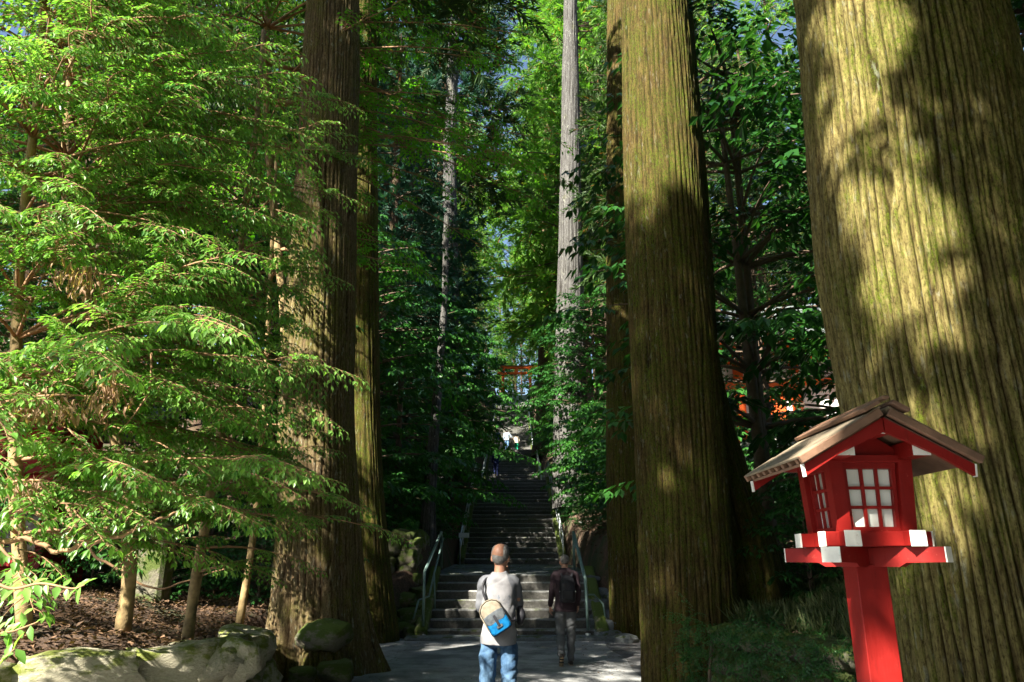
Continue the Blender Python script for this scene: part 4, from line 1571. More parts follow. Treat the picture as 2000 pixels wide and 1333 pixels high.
# ------------------------------------------------------------------ red hut at left, shrine hall at right
def hut():
    root = thing('red_hut', 'deep red timber hut with a dark window, half hidden at the left edge', 'hut', (-9.78, 12.6, .7))
    z0 = 0
    MB().bbox((0, .65, 1.6), (4.2, 1.2, 3.2), None, 0, .02).build('wall', M['red_dark'], root)
    for x in (-2.05, -1.0, .1, 1.15, 2.05):
        MB().bbox((x, -.02, 1.6), (.14, .16, 3.2), None, 0, .01).build('corner_post', M['red'], root)
    for z in (.06, .85, 2.35, 3.1):
        MB().bbox((0, -.035, z), (4.2, .09, .14), None, 0, .01).build('rail_beam', M['red'], root)
    for x in (-1.52, -.45, .62, 1.6):
        f = MB().bbox((x, .03, 1.6), (.86, .06, 1.34), None, 0, .005).build('window', M['red_dark'], root)
        MB().bbox((x, -.01, 1.6), (.70, .03, 1.18), None, 0, .002).build('pane', M['glass_dark'], f)
    for sx in (-1, 1):
        rot = Matrix.Rotation(sx * .45, 3, 'X')
        MB().bbox((0, 1.2 + sx * .95, 3.55), (5.2, 2.4, .1), rot, 0, .02).build('roof', M['roof_grey'], root)


hut()


def hall(x, y, rz, label):
    z = hz(x, y)
    root = thing('shrine_hall', label, 'shrine building', (x, y, 4.2), rz)
    n = 6
    Wd = 12
    MB().bbox((0, 2.6, 2.6), (Wd, 4.6, 5.2), None, 0, .02).build('wall', M['wall_white'], root)
    MB().bbox((0, .2, -.65), (Wd + .8, 5.6, 2.7), None, 0, .05).build('plinth', M['stone_pale'], root)
    for i in range(n + 1):
        xx = -Wd / 2 + Wd * i / n
        MB().tube([(xx, .12, .6), (xx, .12, 5.0)], .19, 16).build('pillar', M['orange'], root, True)
    for zz, h in ((1.15, .2), (3.7, .24), (4.7, .3)):
        MB().bbox((0, .06, zz), (Wd + .3, .16, h), None, 0, .01).build('tie_beam', M['orange'], root)
    for i in range(n):
        xx = -Wd / 2 + Wd * (i + .5) / n
        if i % 2:
            f = MB().bbox((xx, .24, 2.4), (1.2, .08, 2.1), None, 0, .01).build('window', M['orange'], root)
            for q in range(7):
                MB().bbox((xx - .48 + q * .16, .19, 2.4), (.05, .05, 1.9), None, 0, .002).build('bar', M['orange'], f)
    V, F = [], []
    m = 9
    for i in range(m):
        t = i / (m - 1)
        yv = -1.8 + t * 4.4
        zv = 5.0 + 2.3 * t ** 1.5
        for xx in (-Wd / 2 - 1.2, Wd / 2 + 1.2):
            V += [(xx, yv, zv), (xx, yv, zv + .22)]
    for i in range(m - 1):
        a = i * 4
        F += [(a + 1, a + 3, a + 7, a + 5), (a, a + 4, a + 6, a + 2), (a, a + 1, a + 5, a + 4), (a + 2, a + 6, a + 7, a + 3)]
    F += [(0, 2, 3, 1)]
    MB().add(V, F).build('roof', M['roof_grey'], root)
    V = [(p[0], 5.2 - p[1], p[2]) for p in V]
    MB().add(V, [f[::-1] for f in F]).build('roof', M['roof_grey'], root)
    for i in range(30):
        xx = -Wd / 2 - 1 + i * (Wd + 2) / 29
        MB().bbox((xx, -.8, 4.98), (.09, 1.9, .1), Matrix.Rotation(.12, 3, 'X'), 0, .005).build('rafter', M['orange'], root)


hall(at(1560, 26) + 2.6, 26, math.radians(-14), 'vermilion and white shrine hall glimpsed through the leaves on the right')
tag(MB().bbox((0, 0, 0), (9, 5.0, 1.6), None, 0, .02).build('shrine_yard', M['wall_white'], None, loc=(at(1560, 21.6) + 2.6, 21.0, 3.9)), 'pale sunlit gravel yard in front of the shrine hall', 'yard', kind='structure')

# ------------------------------------------------------------------ people
def ring_loft(rings, n=18):
    """rings of (centre, rx, ry) stacked mostly along z; closed ends"""
    V = []
    for (c, rx, ry) in rings:
        for k in range(n):
            a = 2 * math.pi * k / n
            ca, sa = math.cos(a), math.sin(a)
            e = .82
            V.append((c[0] + rx * math.copysign(abs(ca) ** e, ca), c[1] + ry * math.copysign(abs(sa) ** e, sa), c[2]))
    F = []
    m = len(rings)
    for i in range(m - 1):
        for k in range(n):
            F.append((i * n + k, i * n + (k + 1) % n, (i + 1) * n + (k + 1) % n, (i + 1) * n + k))
    V.append(tuple(rings[0][0]))
    V.append(tuple(rings[-1][0]))
    for k in range(n):
        F.append((m * n, (k + 1) % n, k))
        F.append((m * n + 1, (m - 1) * n + k, (m - 1) * n + (k + 1) % n))
    return V, F


def limb_loft(mb, pts, rad, n=14, m=5):
    c = catmull(pts, m)
    r = np.interp(np.linspace(0, len(rad) - 1, len(c)), range(len(rad)), rad)
    # round the ends
    mb.tube(c, r, n)
    for e, rr in ((c[0], r[0]), (c[-1], r[-1])):
        ball(mb, e, (rr, rr, rr))
    return mb


def ball(mb, c, r, n=14, m=9):
    V, F = [], []
    c = np.array(c, float)
    for i in range(1, m):
        ph = math.pi * i / m
        for k in range(n):
            a = 2 * math.pi * k / n
            V.append(c + np.array(r) * np.array([math.sin(ph) * math.cos(a), math.sin(ph) * math.sin(a), math.cos(ph)]))
    V += [c + np.array([0, 0, r[2]]), c - np.array([0, 0, r[2]])]
    for i in range(m - 2):
        for k in range(n):
            F.append((i * n + (k + 1) % n, i * n + k, (i + 1) * n + k, (i + 1) * n + (k + 1) % n)[::-1])
    for k in range(n):
        F.append(((m - 1) * n, (k) % n, (k + 1) % n))
        F.append(((m - 1) * n + 1, (m - 2) * n + (k + 1) % n, (m - 2) * n + k))
    mb.add(V, F)
    return mb


def fuse(name, mb, mats, voxel, smooth=3, wrinkle=0, wfreq=14, parent=None, seed=0, matfn=None):
    me = mb.mesh(name, mats, True)
    o = bpy.data.objects.new(name, me)
    COL.objects.link(o)
    md = o.modifiers.new('r', 'REMESH')
    md.mode = 'VOXEL'
    md.voxel_size = voxel
    md.use_smooth_shade = True
    s_ = o.modifiers.new('s', 'SMOOTH')
    s_.factor = .5
    s_.iterations = smooth
    dg = bpy.context.evaluated_depsgraph_get()
    m2 = bpy.data.meshes.new_from_object(o.evaluated_get(dg))
    bpy.data.objects.remove(o)
    m2.name = name
    k = len(m2.vertices)
    co = np.zeros(k * 3, np.float32)
    m2.vertices.foreach_get('co', co)
    no = np.zeros(k * 3, np.float32)
    m2.vertices.foreach_get('normal', no)
    co, no = co.reshape(-1, 3), no.reshape(-1, 3)
    if wrinkle:
        w_ = vnoise(co[:, 0] * wfreq + co[:, 2] * wfreq * .8, co[:, 2] * wfreq * 1.5 + co[:, 1] * wfreq, seed) - .5
        w_ += .6 * (np.abs(vnoise(co[:, 0] * wfreq * .7 - co[:, 2] * wfreq * 1.4, co[:, 1] * wfreq + co[:, 0] * 3, seed + 5) - .5) * 2 - .4)
        co = co + no * (w_ * wrinkle)[:, None]
        m2.vertices.foreach_set('co', co.ravel())
    m2.materials.clear()
    for q in (mats if isinstance(mats, (list, tuple)) else [mats]):
        m2.materials.append(q)
    if matfn:
        npol = len(m2.polygons)
        c = np.zeros(npol * 3, np.float32)
        m2.polygons.foreach_get('center', c)
        m2.polygons.foreach_set('material_index', matfn(c.reshape(-1, 3)).astype(np.int32))
    m2.polygons.foreach_set('use_smooth', np.ones(len(m2.polygons), bool))
    m2.update()
    return link(name, m2, parent)


def cloth(name, a, b, s=6, fine=120, rough=.85):
    m, nt, pb, out = newmat(name)
    v = coords(nt)
    nt.links.new(mix(nt, fac(nt, noise(nt, v, s, 5, .6), .35, .68), a, b), pb.inputs['Base Color'])
    pb.inputs['Roughness'].default_value = rough
    pb.inputs['Specular IOR Level'].default_value = .2
    bump(nt, pb, noise(nt, v, fine, 3), .3, .003)
    return m


M['skin'] = simple('warm skin', (.34, .17, .11), .5, .12, 8, .001)
M['skin2'] = simple('tanned skin', (.33, .18, .12), .5, .12, 8, .001)
M['hair'] = simple('short grey hair', (.12, .115, .11), .6, .5, 40, .004)
M['hair_dark'] = simple('short dark hair', (.03, .025, .022), .6, .4, 40, .004)
M['shirt'] = cloth('pale grey jersey', (.15, .15, .16), (.25, .245, .255))
M['sleeve'] = cloth('darker grey jersey', (.10, .105, .12), (.15, .155, .17))
M['print'] = cloth('faded print on jersey', (.10, .11, .13), (.24, .24, .25), 26)
M['jeans'] = cloth('faded blue denim', (.018, .05, .11), (.10, .18, .28), 11)
M['jacket'] = cloth('dark plum jacket', (.022, .014, .018), (.04, .026, .032))
M['slacks'] = cloth('grey trousers', (.075, .08, .085), (.12, .125, .13))
M['pack'] = cloth('black nylon', (.012, .012, .015), (.028, .028, .034), rough=.5)
M['bag_blue'] = cloth('bright blue nylon', (.0, .07, .19), (.004, .14, .33), 22, rough=.5)
M['bag_beige'] = cloth('beige canvas', (.17, .145, .11), (.26, .225, .17), 22)
M['bag_grey'] = cloth('grey canvas', (.05, .06, .07), (.10, .11, .12), 22)
M['navy'] = cloth('navy cloth', (.012, .018, .06), (.02, .03, .10))
M['pale_blue'] = cloth('pale blue cloth', (.45, .58, .74), (.62, .72, .84))
M['blue_jeans'] = cloth('light blue jeans', (.12, .25, .45), (.2, .35, .55))
M['green_cloth'] = cloth('green cloth', (.0, .22, .11), (.02, .32, .17))
M['cream'] = cloth('cream cloth', (.55, .47, .36), (.7, .62, .5))
M['pink'] = cloth('pale pink cloth', (.62, .5, .46), (.75, .65, .6))
M['shoe'] = simple('dark shoes', (.03, .022, .018), .5, .3, 20)
M['sole'] = simple('worn tan shoe soles', (.35, .25, .15), .8, .2, 20)


def hand(mb, wrist, d, palm_n, s=1.0, curl=.5):
    """palm, four unequal bent fingers and a thumb from the side of the palm"""
    d = Vector(d).normalized()
    n = Vector(palm_n).normalized()
    lat = d.cross(n).normalized()
    n = lat.cross(d).normalized()
    w = Vector(wrist)
    for k in range(5):
        c = w + d * (.018 + .016 * k) * s
        ball(mb, c + lat * .016 * s, (.017 * s,) * 3, 8, 6)
        ball(mb, c - lat * .016 * s, (.017 * s,) * 3, 8, 6)
    root_ = w + d * .085 * s
    for k, (o, L) in enumerate(((-.033, .058), (-.011, .072), (.011, .078), (.033, .070))):
        a = root_ + lat * o * s
        p1 = a + (d * math.cos(curl * .5) + n * math.sin(curl * .5)) * L * .42 * s
        p2 = p1 + (d * math.cos(curl * 1.4) + n * math.sin(curl * 1.4)) * L * .33 * s
        p3 = p2 + (d * math.cos(curl * 2.1) + n * math.sin(curl * 2.1)) * L * .28 * s
        mb.tube(catmull([a - d * .02 * s, a, p1, p2, p3], 3), .0088 * s, 7)
    a = w + d * .03 * s + lat * .03 * s
    p1 = a + (lat * .8 + d * .6 + n * .3).normalized() * .035 * s
    p2 = p1 + (lat * .3 + d * .9 + n * .4).normalized() * .03 * s
    mb.tube(catmull([a - lat * .015 * s, a, p1, p2], 3), .0105 * s, 7)


def head(mb, c, s=1.0, yaw=0.0, pitch=0.0):
    """skull, jaw, nose, ears, neck stump; face looks along +y before yaw"""
    rot = Matrix.Rotation(yaw, 3, 'Z') @ Matrix.Rotation(pitch, 3, 'X')
    c = Vector(c)
    def b(p, r):
        q = MB()
        ball(q, (0, 0, 0), r, 16, 12)
        v = np.concatenate(q.v) + np.array(p)
        v = np.array([tuple(rot @ Vector(t * s) + c) for t in v])
        lo = np.concatenate(q.loops)
        to = np.concatenate(q.tot)
        i = 0
        F = []
        for t in to:
            F.append(tuple(lo[i:i + t]))
            i += t
        mb.add(v, F)
    b((0, -.008, .03), (.077, .094, .088))
    b((0, .015, -.02), (.066, .078, .085))
    b((0, .045, -.065), (.042, .045, .042))
    b((0, .098, -.012), (.012, .018, .024))
    b((0, .088, -.045), (.026, .012, .010))
    for sx in (-1, 1):
        b((sx * .078, -.002, -.012), (.011, .020, .032))
        b((sx * .03, .083, .012), (.014, .010, .009))


def person(name_label, loc, rz, spec, voxel=.009):
    root = thing('person', name_label, 'person', loc, rz)
    J = spec
    # body: one surface under the clothes
    b = MB()
    limb_loft(b, [(0, 0, .95), (0, -.01, 1.2), (0, -.01, 1.36)], [.085, .09, .07])
    hd = J['head']
    limb_loft(b, [(0, -.005, 1.38), (hd[0] * .6, hd[1] * .5 - .01, 1.46), (hd[0], hd[1] - .012, hd[2] - .06)], [.062, .055, .056])
    head(b, hd, J.get('hs', 1.0), J.get('yaw', 0), J.get('pitch', 0))
    for s_ in ('l', 'r'):
        sh, el, wr = J['arm_' + s_]
        limb_loft(b, [sh, el, wr], [.034, .029, .025], 10)
        if J.get('hand_' + s_):
            hd_, pn, cu = J['hand_' + s_]
            hand(b, wr, hd_, pn, 1.0, cu)
        hp, kn, an = J['leg_' + s_]
        limb_loft(b, [hp, kn, an], [.07, .05, .036], 10)
    fuse('body', b, M[J['skin']], voxel, 2, parent=root)
    # hair
    if J.get('hair'):
        h = MB()
        c = Vector(hd)
        for (p, r) in J['hairshape']:
            ball(h, c + Matrix.Rotation(J.get('yaw', 0), 3, 'Z') @ Vector(p), r, 14, 10)
        fuse('hair', h, M[J['hair']], voxel, 1, .004, 90, parent=root)
    # upper garment
    t = MB()
    hem = J.get('hem', .84)
    k = J.get('bulk', 1.0)
    rings = [((0, 0, hem), .186 * k, .140 * k), ((0, 0, hem + .08), .184 * k, .138 * k), ((0, 0, 1.0), .162 * k, .125 * k), ((0, 0, 1.15), .165 * k, .125 * k), ((0, -.005, 1.27), .178 * k, .125 * k),
             ((0, -.008, 1.36), .178 * k, .112 * k), ((0, -.008, 1.41), .145 * k, .09 * k), ((0, -.005, 1.445), .09 * k, .068), ((0, -.003, 1.465), .068, .062)]
    V, F = ring_loft(rings, 24)
    t.add(V, F)
    for s_ in ('l', 'r'):
        sh, el, wr = [Vector(q) for q in J['arm_' + s_]]
        wr2 = el.lerp(wr, J.get('cuff', .93))
        inn = Vector((sh.x * .45, sh.y, sh.z + .015))
        limb_loft(t, [inn, sh, sh.lerp(el, .5), el, el.lerp(wr2, .5), wr2], [.052, .060 * k, .054 * k, .052 * k, .046 * k, .040 * k], 14)
    def mf(c):
        a = np.abs(c[:, 0])
        sl = (c[:, 2] > 1.20) & (a > .075 + (1.44 - c[:, 2]) * .36)
        out_ = (a > .163) | (c[:, 1] > .16)
        i = np.where(sl | out_, 1, 0)
        pr = (c[:, 2] > 1.10) & (c[:, 2] < 1.26) & (a < .13) & (vnoise(c[:, 0] * 55, c[:, 2] * 55, 3) > .62) & (i == 0)
        return np.where(pr, 2, i)
    fuse(J.get('topname', 'shirt'), t, [M[q] for q in J['top']], voxel, 3, J.get('wr', .017), 10, root, 4, mf if len(J['top']) > 1 else None)
    # trousers
    t = MB()
    V, F = ring_loft([((0, 0, .80), .10, .09), ((0, 0, .86), .142, .108), ((0, 0, .95), .142, .11), ((0, 0, 1.02), .138, .10)], 20)
    t.add(V, F)
    for s_ in ('l', 'r'):
        hp, kn, an = [Vector(q) for q in J['leg_' + s_]]
        lw = J.get('legw', 1.0)
        limb_loft(t, [hp + Vector((0, 0, .04)), hp.lerp(kn, .35), kn, kn.lerp(an, .5), kn.lerp(an, .95)], [.076, .088 * lw, .071 * lw, .066 * lw, .062 * lw], 16)
    fuse('trousers', t, M[J['bottom']], voxel, 2, .019, 10, root, 9)
    for s_ in ('l', 'r'):
        an = Vector(J['leg_' + s_][2])
        pt_ = J.get('foot_' + s_, 0.0)
        f = MB()
        R_ = Matrix.Rotation(-pt_, 3, 'X')
        for (y, z, r) in ((-.045, -.045, (.036, .04, .036)), (.02, -.045, (.038, .05, .034)), (.09, -.055, (.044, .055, .026)), (.145, -.06, (.038, .04, .020))):
            ball(f, an + R_ @ Vector((0, y, z)), r, 12, 8)
        sh = fuse('shoe', f, M['shoe'], voxel * .8, 1, parent=root)
        so = MB()
        for (y, r) in ((-.045, .04), (.02, .04), (.09, .045), (.14, .04)):
            ball(so, an + R_ @ Vector((0, y, -.078)), (r, r * 1.1, .011), 12, 6)
        fuse('sole', so, M['sole'], voxel * .7, 0, parent=sh)
    return root


m1 = P(975, 1100, 7.4)
man1 = person('balding grey-haired man in grey raglan shirt and jeans seen from behind, blue sling bag', (m1.x, 7.4, 0), 0, dict(
    head=(.012, .02, 1.60), hs=1.08, yaw=-.25, pitch=-.05, skin='skin', hair='hair',
    hairshape=[((-.045, -.010, .036), (.043, .080, .078)), ((.045, -.010, .036), (.043, .080, .078)), ((0, -.060, -.008), (.068, .048, .060)), ((0, .03, .088), (.072, .075, .040)), ((0, -.045, .055), (.060, .050, .055))],
    arm_l=((-.150, 0, 1.375), (-.175, .08, 1.13), (-.04, .27, 1.22)), arm_r=((.150, 0, 1.375), (.195, .10, 1.14), (.085, .22, 1.42)),
    hand_l=((.5, .2, .6), (.6, .4, -.4), .9), hand_r=((-.25, .1, .9), (-.7, .5, 0), .8),
    leg_l=((-.088, 0, .86), (-.105, .01, .47), (-.115, -.02, .085)), leg_r=((.088, 0, .86), (.10, .02, .47), (.11, .02, .085)),
    top=['shirt', 'sleeve', 'print'], bottom='jeans', hem=.82, bulk=.93), .0085)
# sling bag on his back
bag = bag_ = thing('sling_bag', 'blue, grey and beige sling bag worn slanted across the grey shirt', 'bag', (m1.x - .035, 7.4 - .185, 1.075))
rot = Matrix.Rotation(math.radians(-32), 3, 'Y')


def bagshape(name, outline, y0, y1, m, parent, bulge=.0, inset=.012):
    n = len(outline)
    V = []
    cx_ = sum(p[0] for p in outline) / n
    cz_ = sum(p[1] for p in outline) / n
    for y, k in ((y0, 1), ((y0 + y1) / 2, 1.03), (y1 + .012, 1.0), (y1, .90)):
        for x, z in outline:
            V.append(tuple(rot @ Vector((cx_ + (x - cx_) * k, y, cz_ + (z - cz_) * k))))
    V.append(tuple(rot @ Vector((cx_, y1 - bulge, cz_))))
    V.append(tuple(rot @ Vector((cx_, y0, cz_))))
    F = []
    for r in range(3):
        for k in range(n):
            F.append((r * n + k, r * n + (k + 1) % n, (r + 1) * n + (k + 1) % n, (r + 1) * n + k))
    for k in range(n):
        F.append((3 * n + k, 3 * n + (k + 1) % n, 4 * n))
        F.append(((k + 1) % n, k, 4 * n + 1))
    return MB().add(V, F).build(name, M[m], parent, False)


def rr_outline(w, h0, h1, top_round, n=6, r=.03):
    out = []
    for k in range(n + 1):
        a = math.pi * k / n
        out.append((w * math.cos(a), h1 - top_round + top_round * math.sin(a)))
    out += [(-w, h0 + r), (-w + r * .3, h0 + r * .3), (-w + r, h0), (w - r, h0), (w - r * .3, h0 + r * .3), (w, h0 + r)]
    return out


bagshape('bag_body', rr_outline(.118, -.165, .175, .10), .055, -.035, 'pack', bag)
bagshape('upper_panel', rr_outline(.105, -.02, .168, .09), -.02, -.052, 'bag_beige', bag, .008)
bagshape('flap', rr_outline(.108, -.055, .055, .02), -.03, -.066, 'bag_grey', bag, .006)
bagshape('lower_panel', rr_outline(.106, -.158, .01, .02), -.03, -.061, 'bag_blue', bag, .008)
bagshape('buckle_strap', rr_outline(.014, -.10, .02, .005, 4, .004), -.06, -.082, 'pack', bag)
bagshape('logo_patch', rr_outline(.032, -.112, -.085, .004, 4, .004), -.066, -.075, 'bag_grey', bag)
mb = MB()
zo = [rot @ Vector((x, -.045, z)) for x, z in rr_outline(.120, -.10, .178, .10)]
mb.tube([tuple(q) for q in zo[:9]], .006, 6)
mb.build('piping', M['bag_beige'], bag, True)
mb = MB()
mb.tube(catmull([(.10, .03, -.02), (.17, .06, -.04), (.205, .15, -.03), (.16, .30, .10)], 5), .014, 6)
mb.tube(catmull([(-.09, .04, .15), (-.13, .07, .26), (-.11, .10, .345), (-.06, .2, .375), (-.02, .30, .30)], 5), .013, 6)
mb.build('shoulder_strap', M['pack'], bag, True)
o = MB()
limb_loft(o, [(0, 0, .06), (.01, 0, 0), (.0, .01, -.06)], [.03, .045, .035], 10)
tag(fuse('camera_pouch', o, M['pack'], .008, 2), 'small black pouch hanging at the right hip of the grey-shirted man', 'pouch')
bpy.data.objects['camera_pouch'].location = (m1.x + .20, 7.45, 1.075)

m2_ = P(1103, 1100, 12.5)
man2 = person('man with shaved head in dark jacket and grey trousers walking to the stairs', (m2_.x, 12.5, 0), .04, dict(
    head=(.0, .03, 1.555), hs=1.0, yaw=.1, pitch=-.12, skin='skin2', hair='hair',
    hairshape=[((0, -.022, .034), (.078, .088, .084))],
    arm_l=((-.165, 0, 1.36), (-.215, .0, 1.10), (-.235, .09, .88)), arm_r=((.165, 0, 1.36), (.205, -.05, 1.11), (.205, .04, .90)),
    hand_l=((-.05, .25, -1), (.8, .3, 0), .45), hand_r=((0, .25, -1), (-.8, .3, 0), .5),
    leg_l=((-.085, 0, .85), (-.085, .03, .48), (-.10, -.20, .17)), leg_r=((.085, 0, .85), (.085, .07, .47), (.075, .06, .085)), foot_l=.75,
    top=['jacket'], bottom='slacks', hem=.80, bulk=1.0, topname='jacket', legw=1.0, wr=.014), .010)
pk = thing('backpack', 'black backpack on the dark-jacketed walking man', 'backpack', (m2_.x + .02, 12.5 - .2, 1.14))
o = MB()
V, F = ring_loft([((0, 0, -.20), .10, .05), ((0, 0, -.18), .125, .075), ((0, 0, -.05), .13, .085), ((0, 0, .1), .12, .075), ((0, .01, .19), .095, .055), ((0, .02, .215), .05, .03)], 20)
o.add(V, F)
fuse('pack_body', o, M['pack'], .01, 2, .008, 14, pk, 3)
o = MB().bbox((0, -.088, -.08), (.17, .04, .15), None, 0, .015).build('front_pocket', M['pack'], pk)
for sx in (-1, 1):
    MB().tube(catmull([(sx * .07, .02, .18), (sx * .09, .10, .235), (sx * .11, .2, .2), (sx * .13, .27, .05)], 5), .018, 6).build('shoulder_strap', M['pack'], pk, True)
    MB().bbox((sx * .125, -.05, -.03), (.012, .02, .02), None, 0, .003).build('buckle', M['metal'], pk)
bag_.scale = (.9, .9, .9)
MB().tube(catmull([(-.03, .03, .20), (0, .02, .25), (.03, .03, .20)], 4), .008, 6).build('handle', M['pack'], pk, True)


def stair_z(y):
    if y < 37:
        return 1.47 + (y - 26.8) / 10.2 * 3.93
    if y < 43:
        return 5.4
    if y < 57:
        return 5.4 + math.ceil((y - 43) / 14 * 24) / 24 * 4.4
    if y < 60.5:
        return 9.8
    return 9.8 + math.ceil((y - 60.5) / 19.5 * 44) / 44 * 8.1


def far_person(label, px, D, top, bottom, h=1.68, lift=False, hair='hair_dark', armr=None, rz=0):
    s = h / 1.70
    x = (px - 1000) / FPX * (D * CT + (stair_z(D) + 1 - CAMZ) * ST)
    z = stair_z(D)
    r = person(label, (x, D, z), rz, dict(
        head=(.0, .02, 1.56), yaw=0, pitch=-.1, skin='skin', hair=hair,
        hairshape=[((0, -.018, .03), (.084, .092, .09)), ((0, -.045, -.02), (.066, .055, .06))],
        arm_l=((-.18, 0, 1.37), (-.24, .02, 1.12), (-.24, .14, .95)), arm_r=armr or ((.18, 0, 1.37), (.25, .02, 1.13), (.24, .13, .95)),
        hand_l=((0, .3, -1), (.8, .3, 0), .5), hand_r=((0, .3, -1), (-.8, .3, 0), .5),
        leg_l=((-.085, 0, .85), (-.10, .12, .52), (-.09, .05, .2 if lift else .085)), leg_r=((.085, 0, .85), (.09, .02, .47), (.08, -.03, .085)),
        top=[top], bottom=bottom, hem=.86, bulk=1.0), .017)
    r.scale = (s, s, s)
    return r


far_person('distant man in white shirt and light blue jeans climbing the upper stairs', 990, 57.6, 'pale_blue', 'blue_jeans', 1.72, armr=((.18, 0, 1.37), (.30, .03, 1.2), (.42, .08, 1.08)))
far_person('distant person in cream top and green trousers beside the white shirted man', 1009, 58.3, 'cream', 'green_cloth', 1.5, armr=None)
far_person('distant person in pale pink top on the third flight', 979, 53.5, 'pink', 'cream', 1.6)
far_person('distant person all in navy climbing behind the others', 969, 47.0, 'navy', 'navy', 1.66, lift=True)
far_person('distant dark-clad person at the left rail near the pink top', 972, 56.5, 'navy', 'slacks', 1.5)

# ------------------------------------------------------------------ ground cover
def scatter_leaves(name, label, n, region, mat, size=(.04, .09), seed=1, lift=.01, cat=None, flat=.35):
    r = np.random.default_rng(seed)
    x = r.uniform(region[0], region[1], n)
    y = r.uniform(region[2], region[3], n)
    ok = region[4](x, y)
    x, y = x[ok], y[ok]
    z = Hz(x, y) + lift + r.random(len(x)) * .03
    k = len(x)
    a = r.random(k) * 6.283
    dr = np.stack([np.cos(a), np.sin(a), r.normal(0, flat, k)], -1)
    nm = np.stack([r.normal(0, flat, k), r.normal(0, flat, k), np.ones(k)], -1)
    fo = Foliage()
    ln = r.uniform(*size, k)
    o = fo.leafmesh([np.stack([x, y, z], -1), dr, nm, ln, np.full(k, .5), np.clip(r.normal(.45, .25, k), 0, 1)], np.zeros(3), False).build(name, M[mat], None, False, True)
    tag(o, label, cat, kind='stuff')
    return o


M['litter'] = leafmat('brown leaf litter', (.03, .018, .011), (.19, .11, .06), None, .1, .8)
scatter_leaves('leaf_litter', 'brown fallen leaves covering the left bank', 42000, (-10, -2.3, 4, 16, lambda x, y: xl(y) - x > .22), 'litter', (.04, .10), 2, cat='leaf litter')
scatter_leaves('leaf_litter', 'brown fallen leaves under the trees right of the stairs', 13000, (1.8, 9, 5, 26, lambda x, y: x - xr(y) > .2), 'litter', (.05, .11), 3, cat='leaf litter')
scatter_leaves('leaf_litter', 'few dry leaves blown on the paving', 2600, (-3, 2.4, 6, 16.5, lambda x, y: ((np.abs(x + .3) > 1.5) | (y > 15) | (vnoise(x * 2, y * 2, 3) > .78))), 'litter', (.02, .05), 4, .004, cat='fallen leaves', flat=.15)

r = np.random.default_rng(77)
n = 16000
x, y = r.uniform(1.9, 6.2, n), r.uniform(4.8, 11.5, n)
ok = (x - xr(y) > .35) & ((x - 2.9) ** 2 + (y - 5) ** 2 > .8) & (vnoise(x * 1.5, y * 1.5, 8) > .28)
x, y = x[ok], y[ok]
k = len(x)
z = Hz(x, y) - .01
d = np.stack([r.normal(0, .45, k) - .1, r.normal(0, .4, k) - .15, np.ones(k)], -1)
ln = r.uniform(.10, .30, k)
o = Foliage().leafmesh([np.stack([x, y, z], -1), d, np.stack([r.normal(0, .4, k), -np.ones(k), r.normal(0, .3, k)], -1), ln, np.full(k, .045), np.clip(r.normal(.4, .25, k), 0, 1)], np.zeros(3), False).build('grass', M['grass'], None, False, True)
tag(o, 'wispy dark grass on the right bank above the mossy wall', 'grass', kind='stuff')
fo = Foliage()
yy_ = r.uniform(4.8, 9.2, 520)
zz_ = r.uniform(.15, 1.05, 520)
fo.add(SP_SMALL[2], np.stack([xr(yy_) - .12 + .06 * r.random(520), yy_, zz_], -1), np.stack([r.normal(-.5, .4, 520), r.normal(-.4, .5, 520), r.normal(-.3, .5, 520)], -1), np.array([0, 0, 1.]), r.uniform(.12, .34, 520), .42, twigs=False)
n = 800
x, y = r.uniform(1.9, 5.0, n), r.uniform(4.6, 10.5, n)
ok = (x - xr(y) > .02) & ((x - 2.9) ** 2 + (y - 5) ** 2 > .8)
x, y = x[ok], y[ok]
fo.add(SP_SMALL[1], np.stack([x, y, Hz(x, y) + .02], -1), np.stack([r.normal(-.3, .6, len(x)), r.normal(-.3, .6, len(x)), r.uniform(.0, .7, len(x))], -1), np.array([0, 0, 1.]), r.uniform(.10, .28, len(x)), .42, twigs=False)
o = fo.leafmesh(fo.arrays(), np.zeros(3), False).build('ground_cover', M['leaf_dark'], None, False, True)
tag(o, 'low dark ivy-like ground cover on the right bank', 'ground cover', kind='stuff')
# pipe by the cedar at the right
o = MB().tube([tuple(P(1392, 1238, 8.4)), tuple(P(1384, 1345, 8.3))], .018, 8).build('pipe', M['twig_dark'], None, True)
tag(o, 'thin dark pipe standing against the mossy wall by the right cedar', 'pipe')
# square mossy post stub and stump on the left bank
p = P(292, 1130, 11.6)
o = MB().bbox((0, 0, 0), (.55, .4, 1.3), None, 0, .05).build('stone_post', M['stone_moss'], None, loc=(p.x, 11.6, hz(p.x, 11.6) + .45))
tag(o, 'squat square stone post behind the thin leaning stems', 'post')
rs = np.random.default_rng(5)
p = P(492, 1190, 10.4)
A_ = np.linspace(0, 2 * math.pi, 28, endpoint=False)
V = []
for z_, rad in ((-.3, .46), (.05, .40), (.3, .32), (.55, .27), (.62, .24), (.56, .10)):
    for a in A_:
        q = rad * (1 + .14 * math.sin(5 * a + z_ * 2) + .06 * math.sin(11 * a))
        V.append((q * math.cos(a), q * math.sin(a), z_ + .05 * math.sin(3 * a) * (z_ > .5)))
F = [(r_ * 28 + k_, r_ * 28 + (k_ + 1) % 28, (r_ + 1) * 28 + (k_ + 1) % 28, (r_ + 1) * 28 + k_) for r_ in range(5) for k_ in range(28)] + [tuple(5 * 28 + k_ for k_ in range(28))]
o = MB().add(V, F, 0, .7).build('tree_stump', M['bark_cedar'], None, True, True, loc=(p.x, 10.4, hz(p.x, 10.4)))
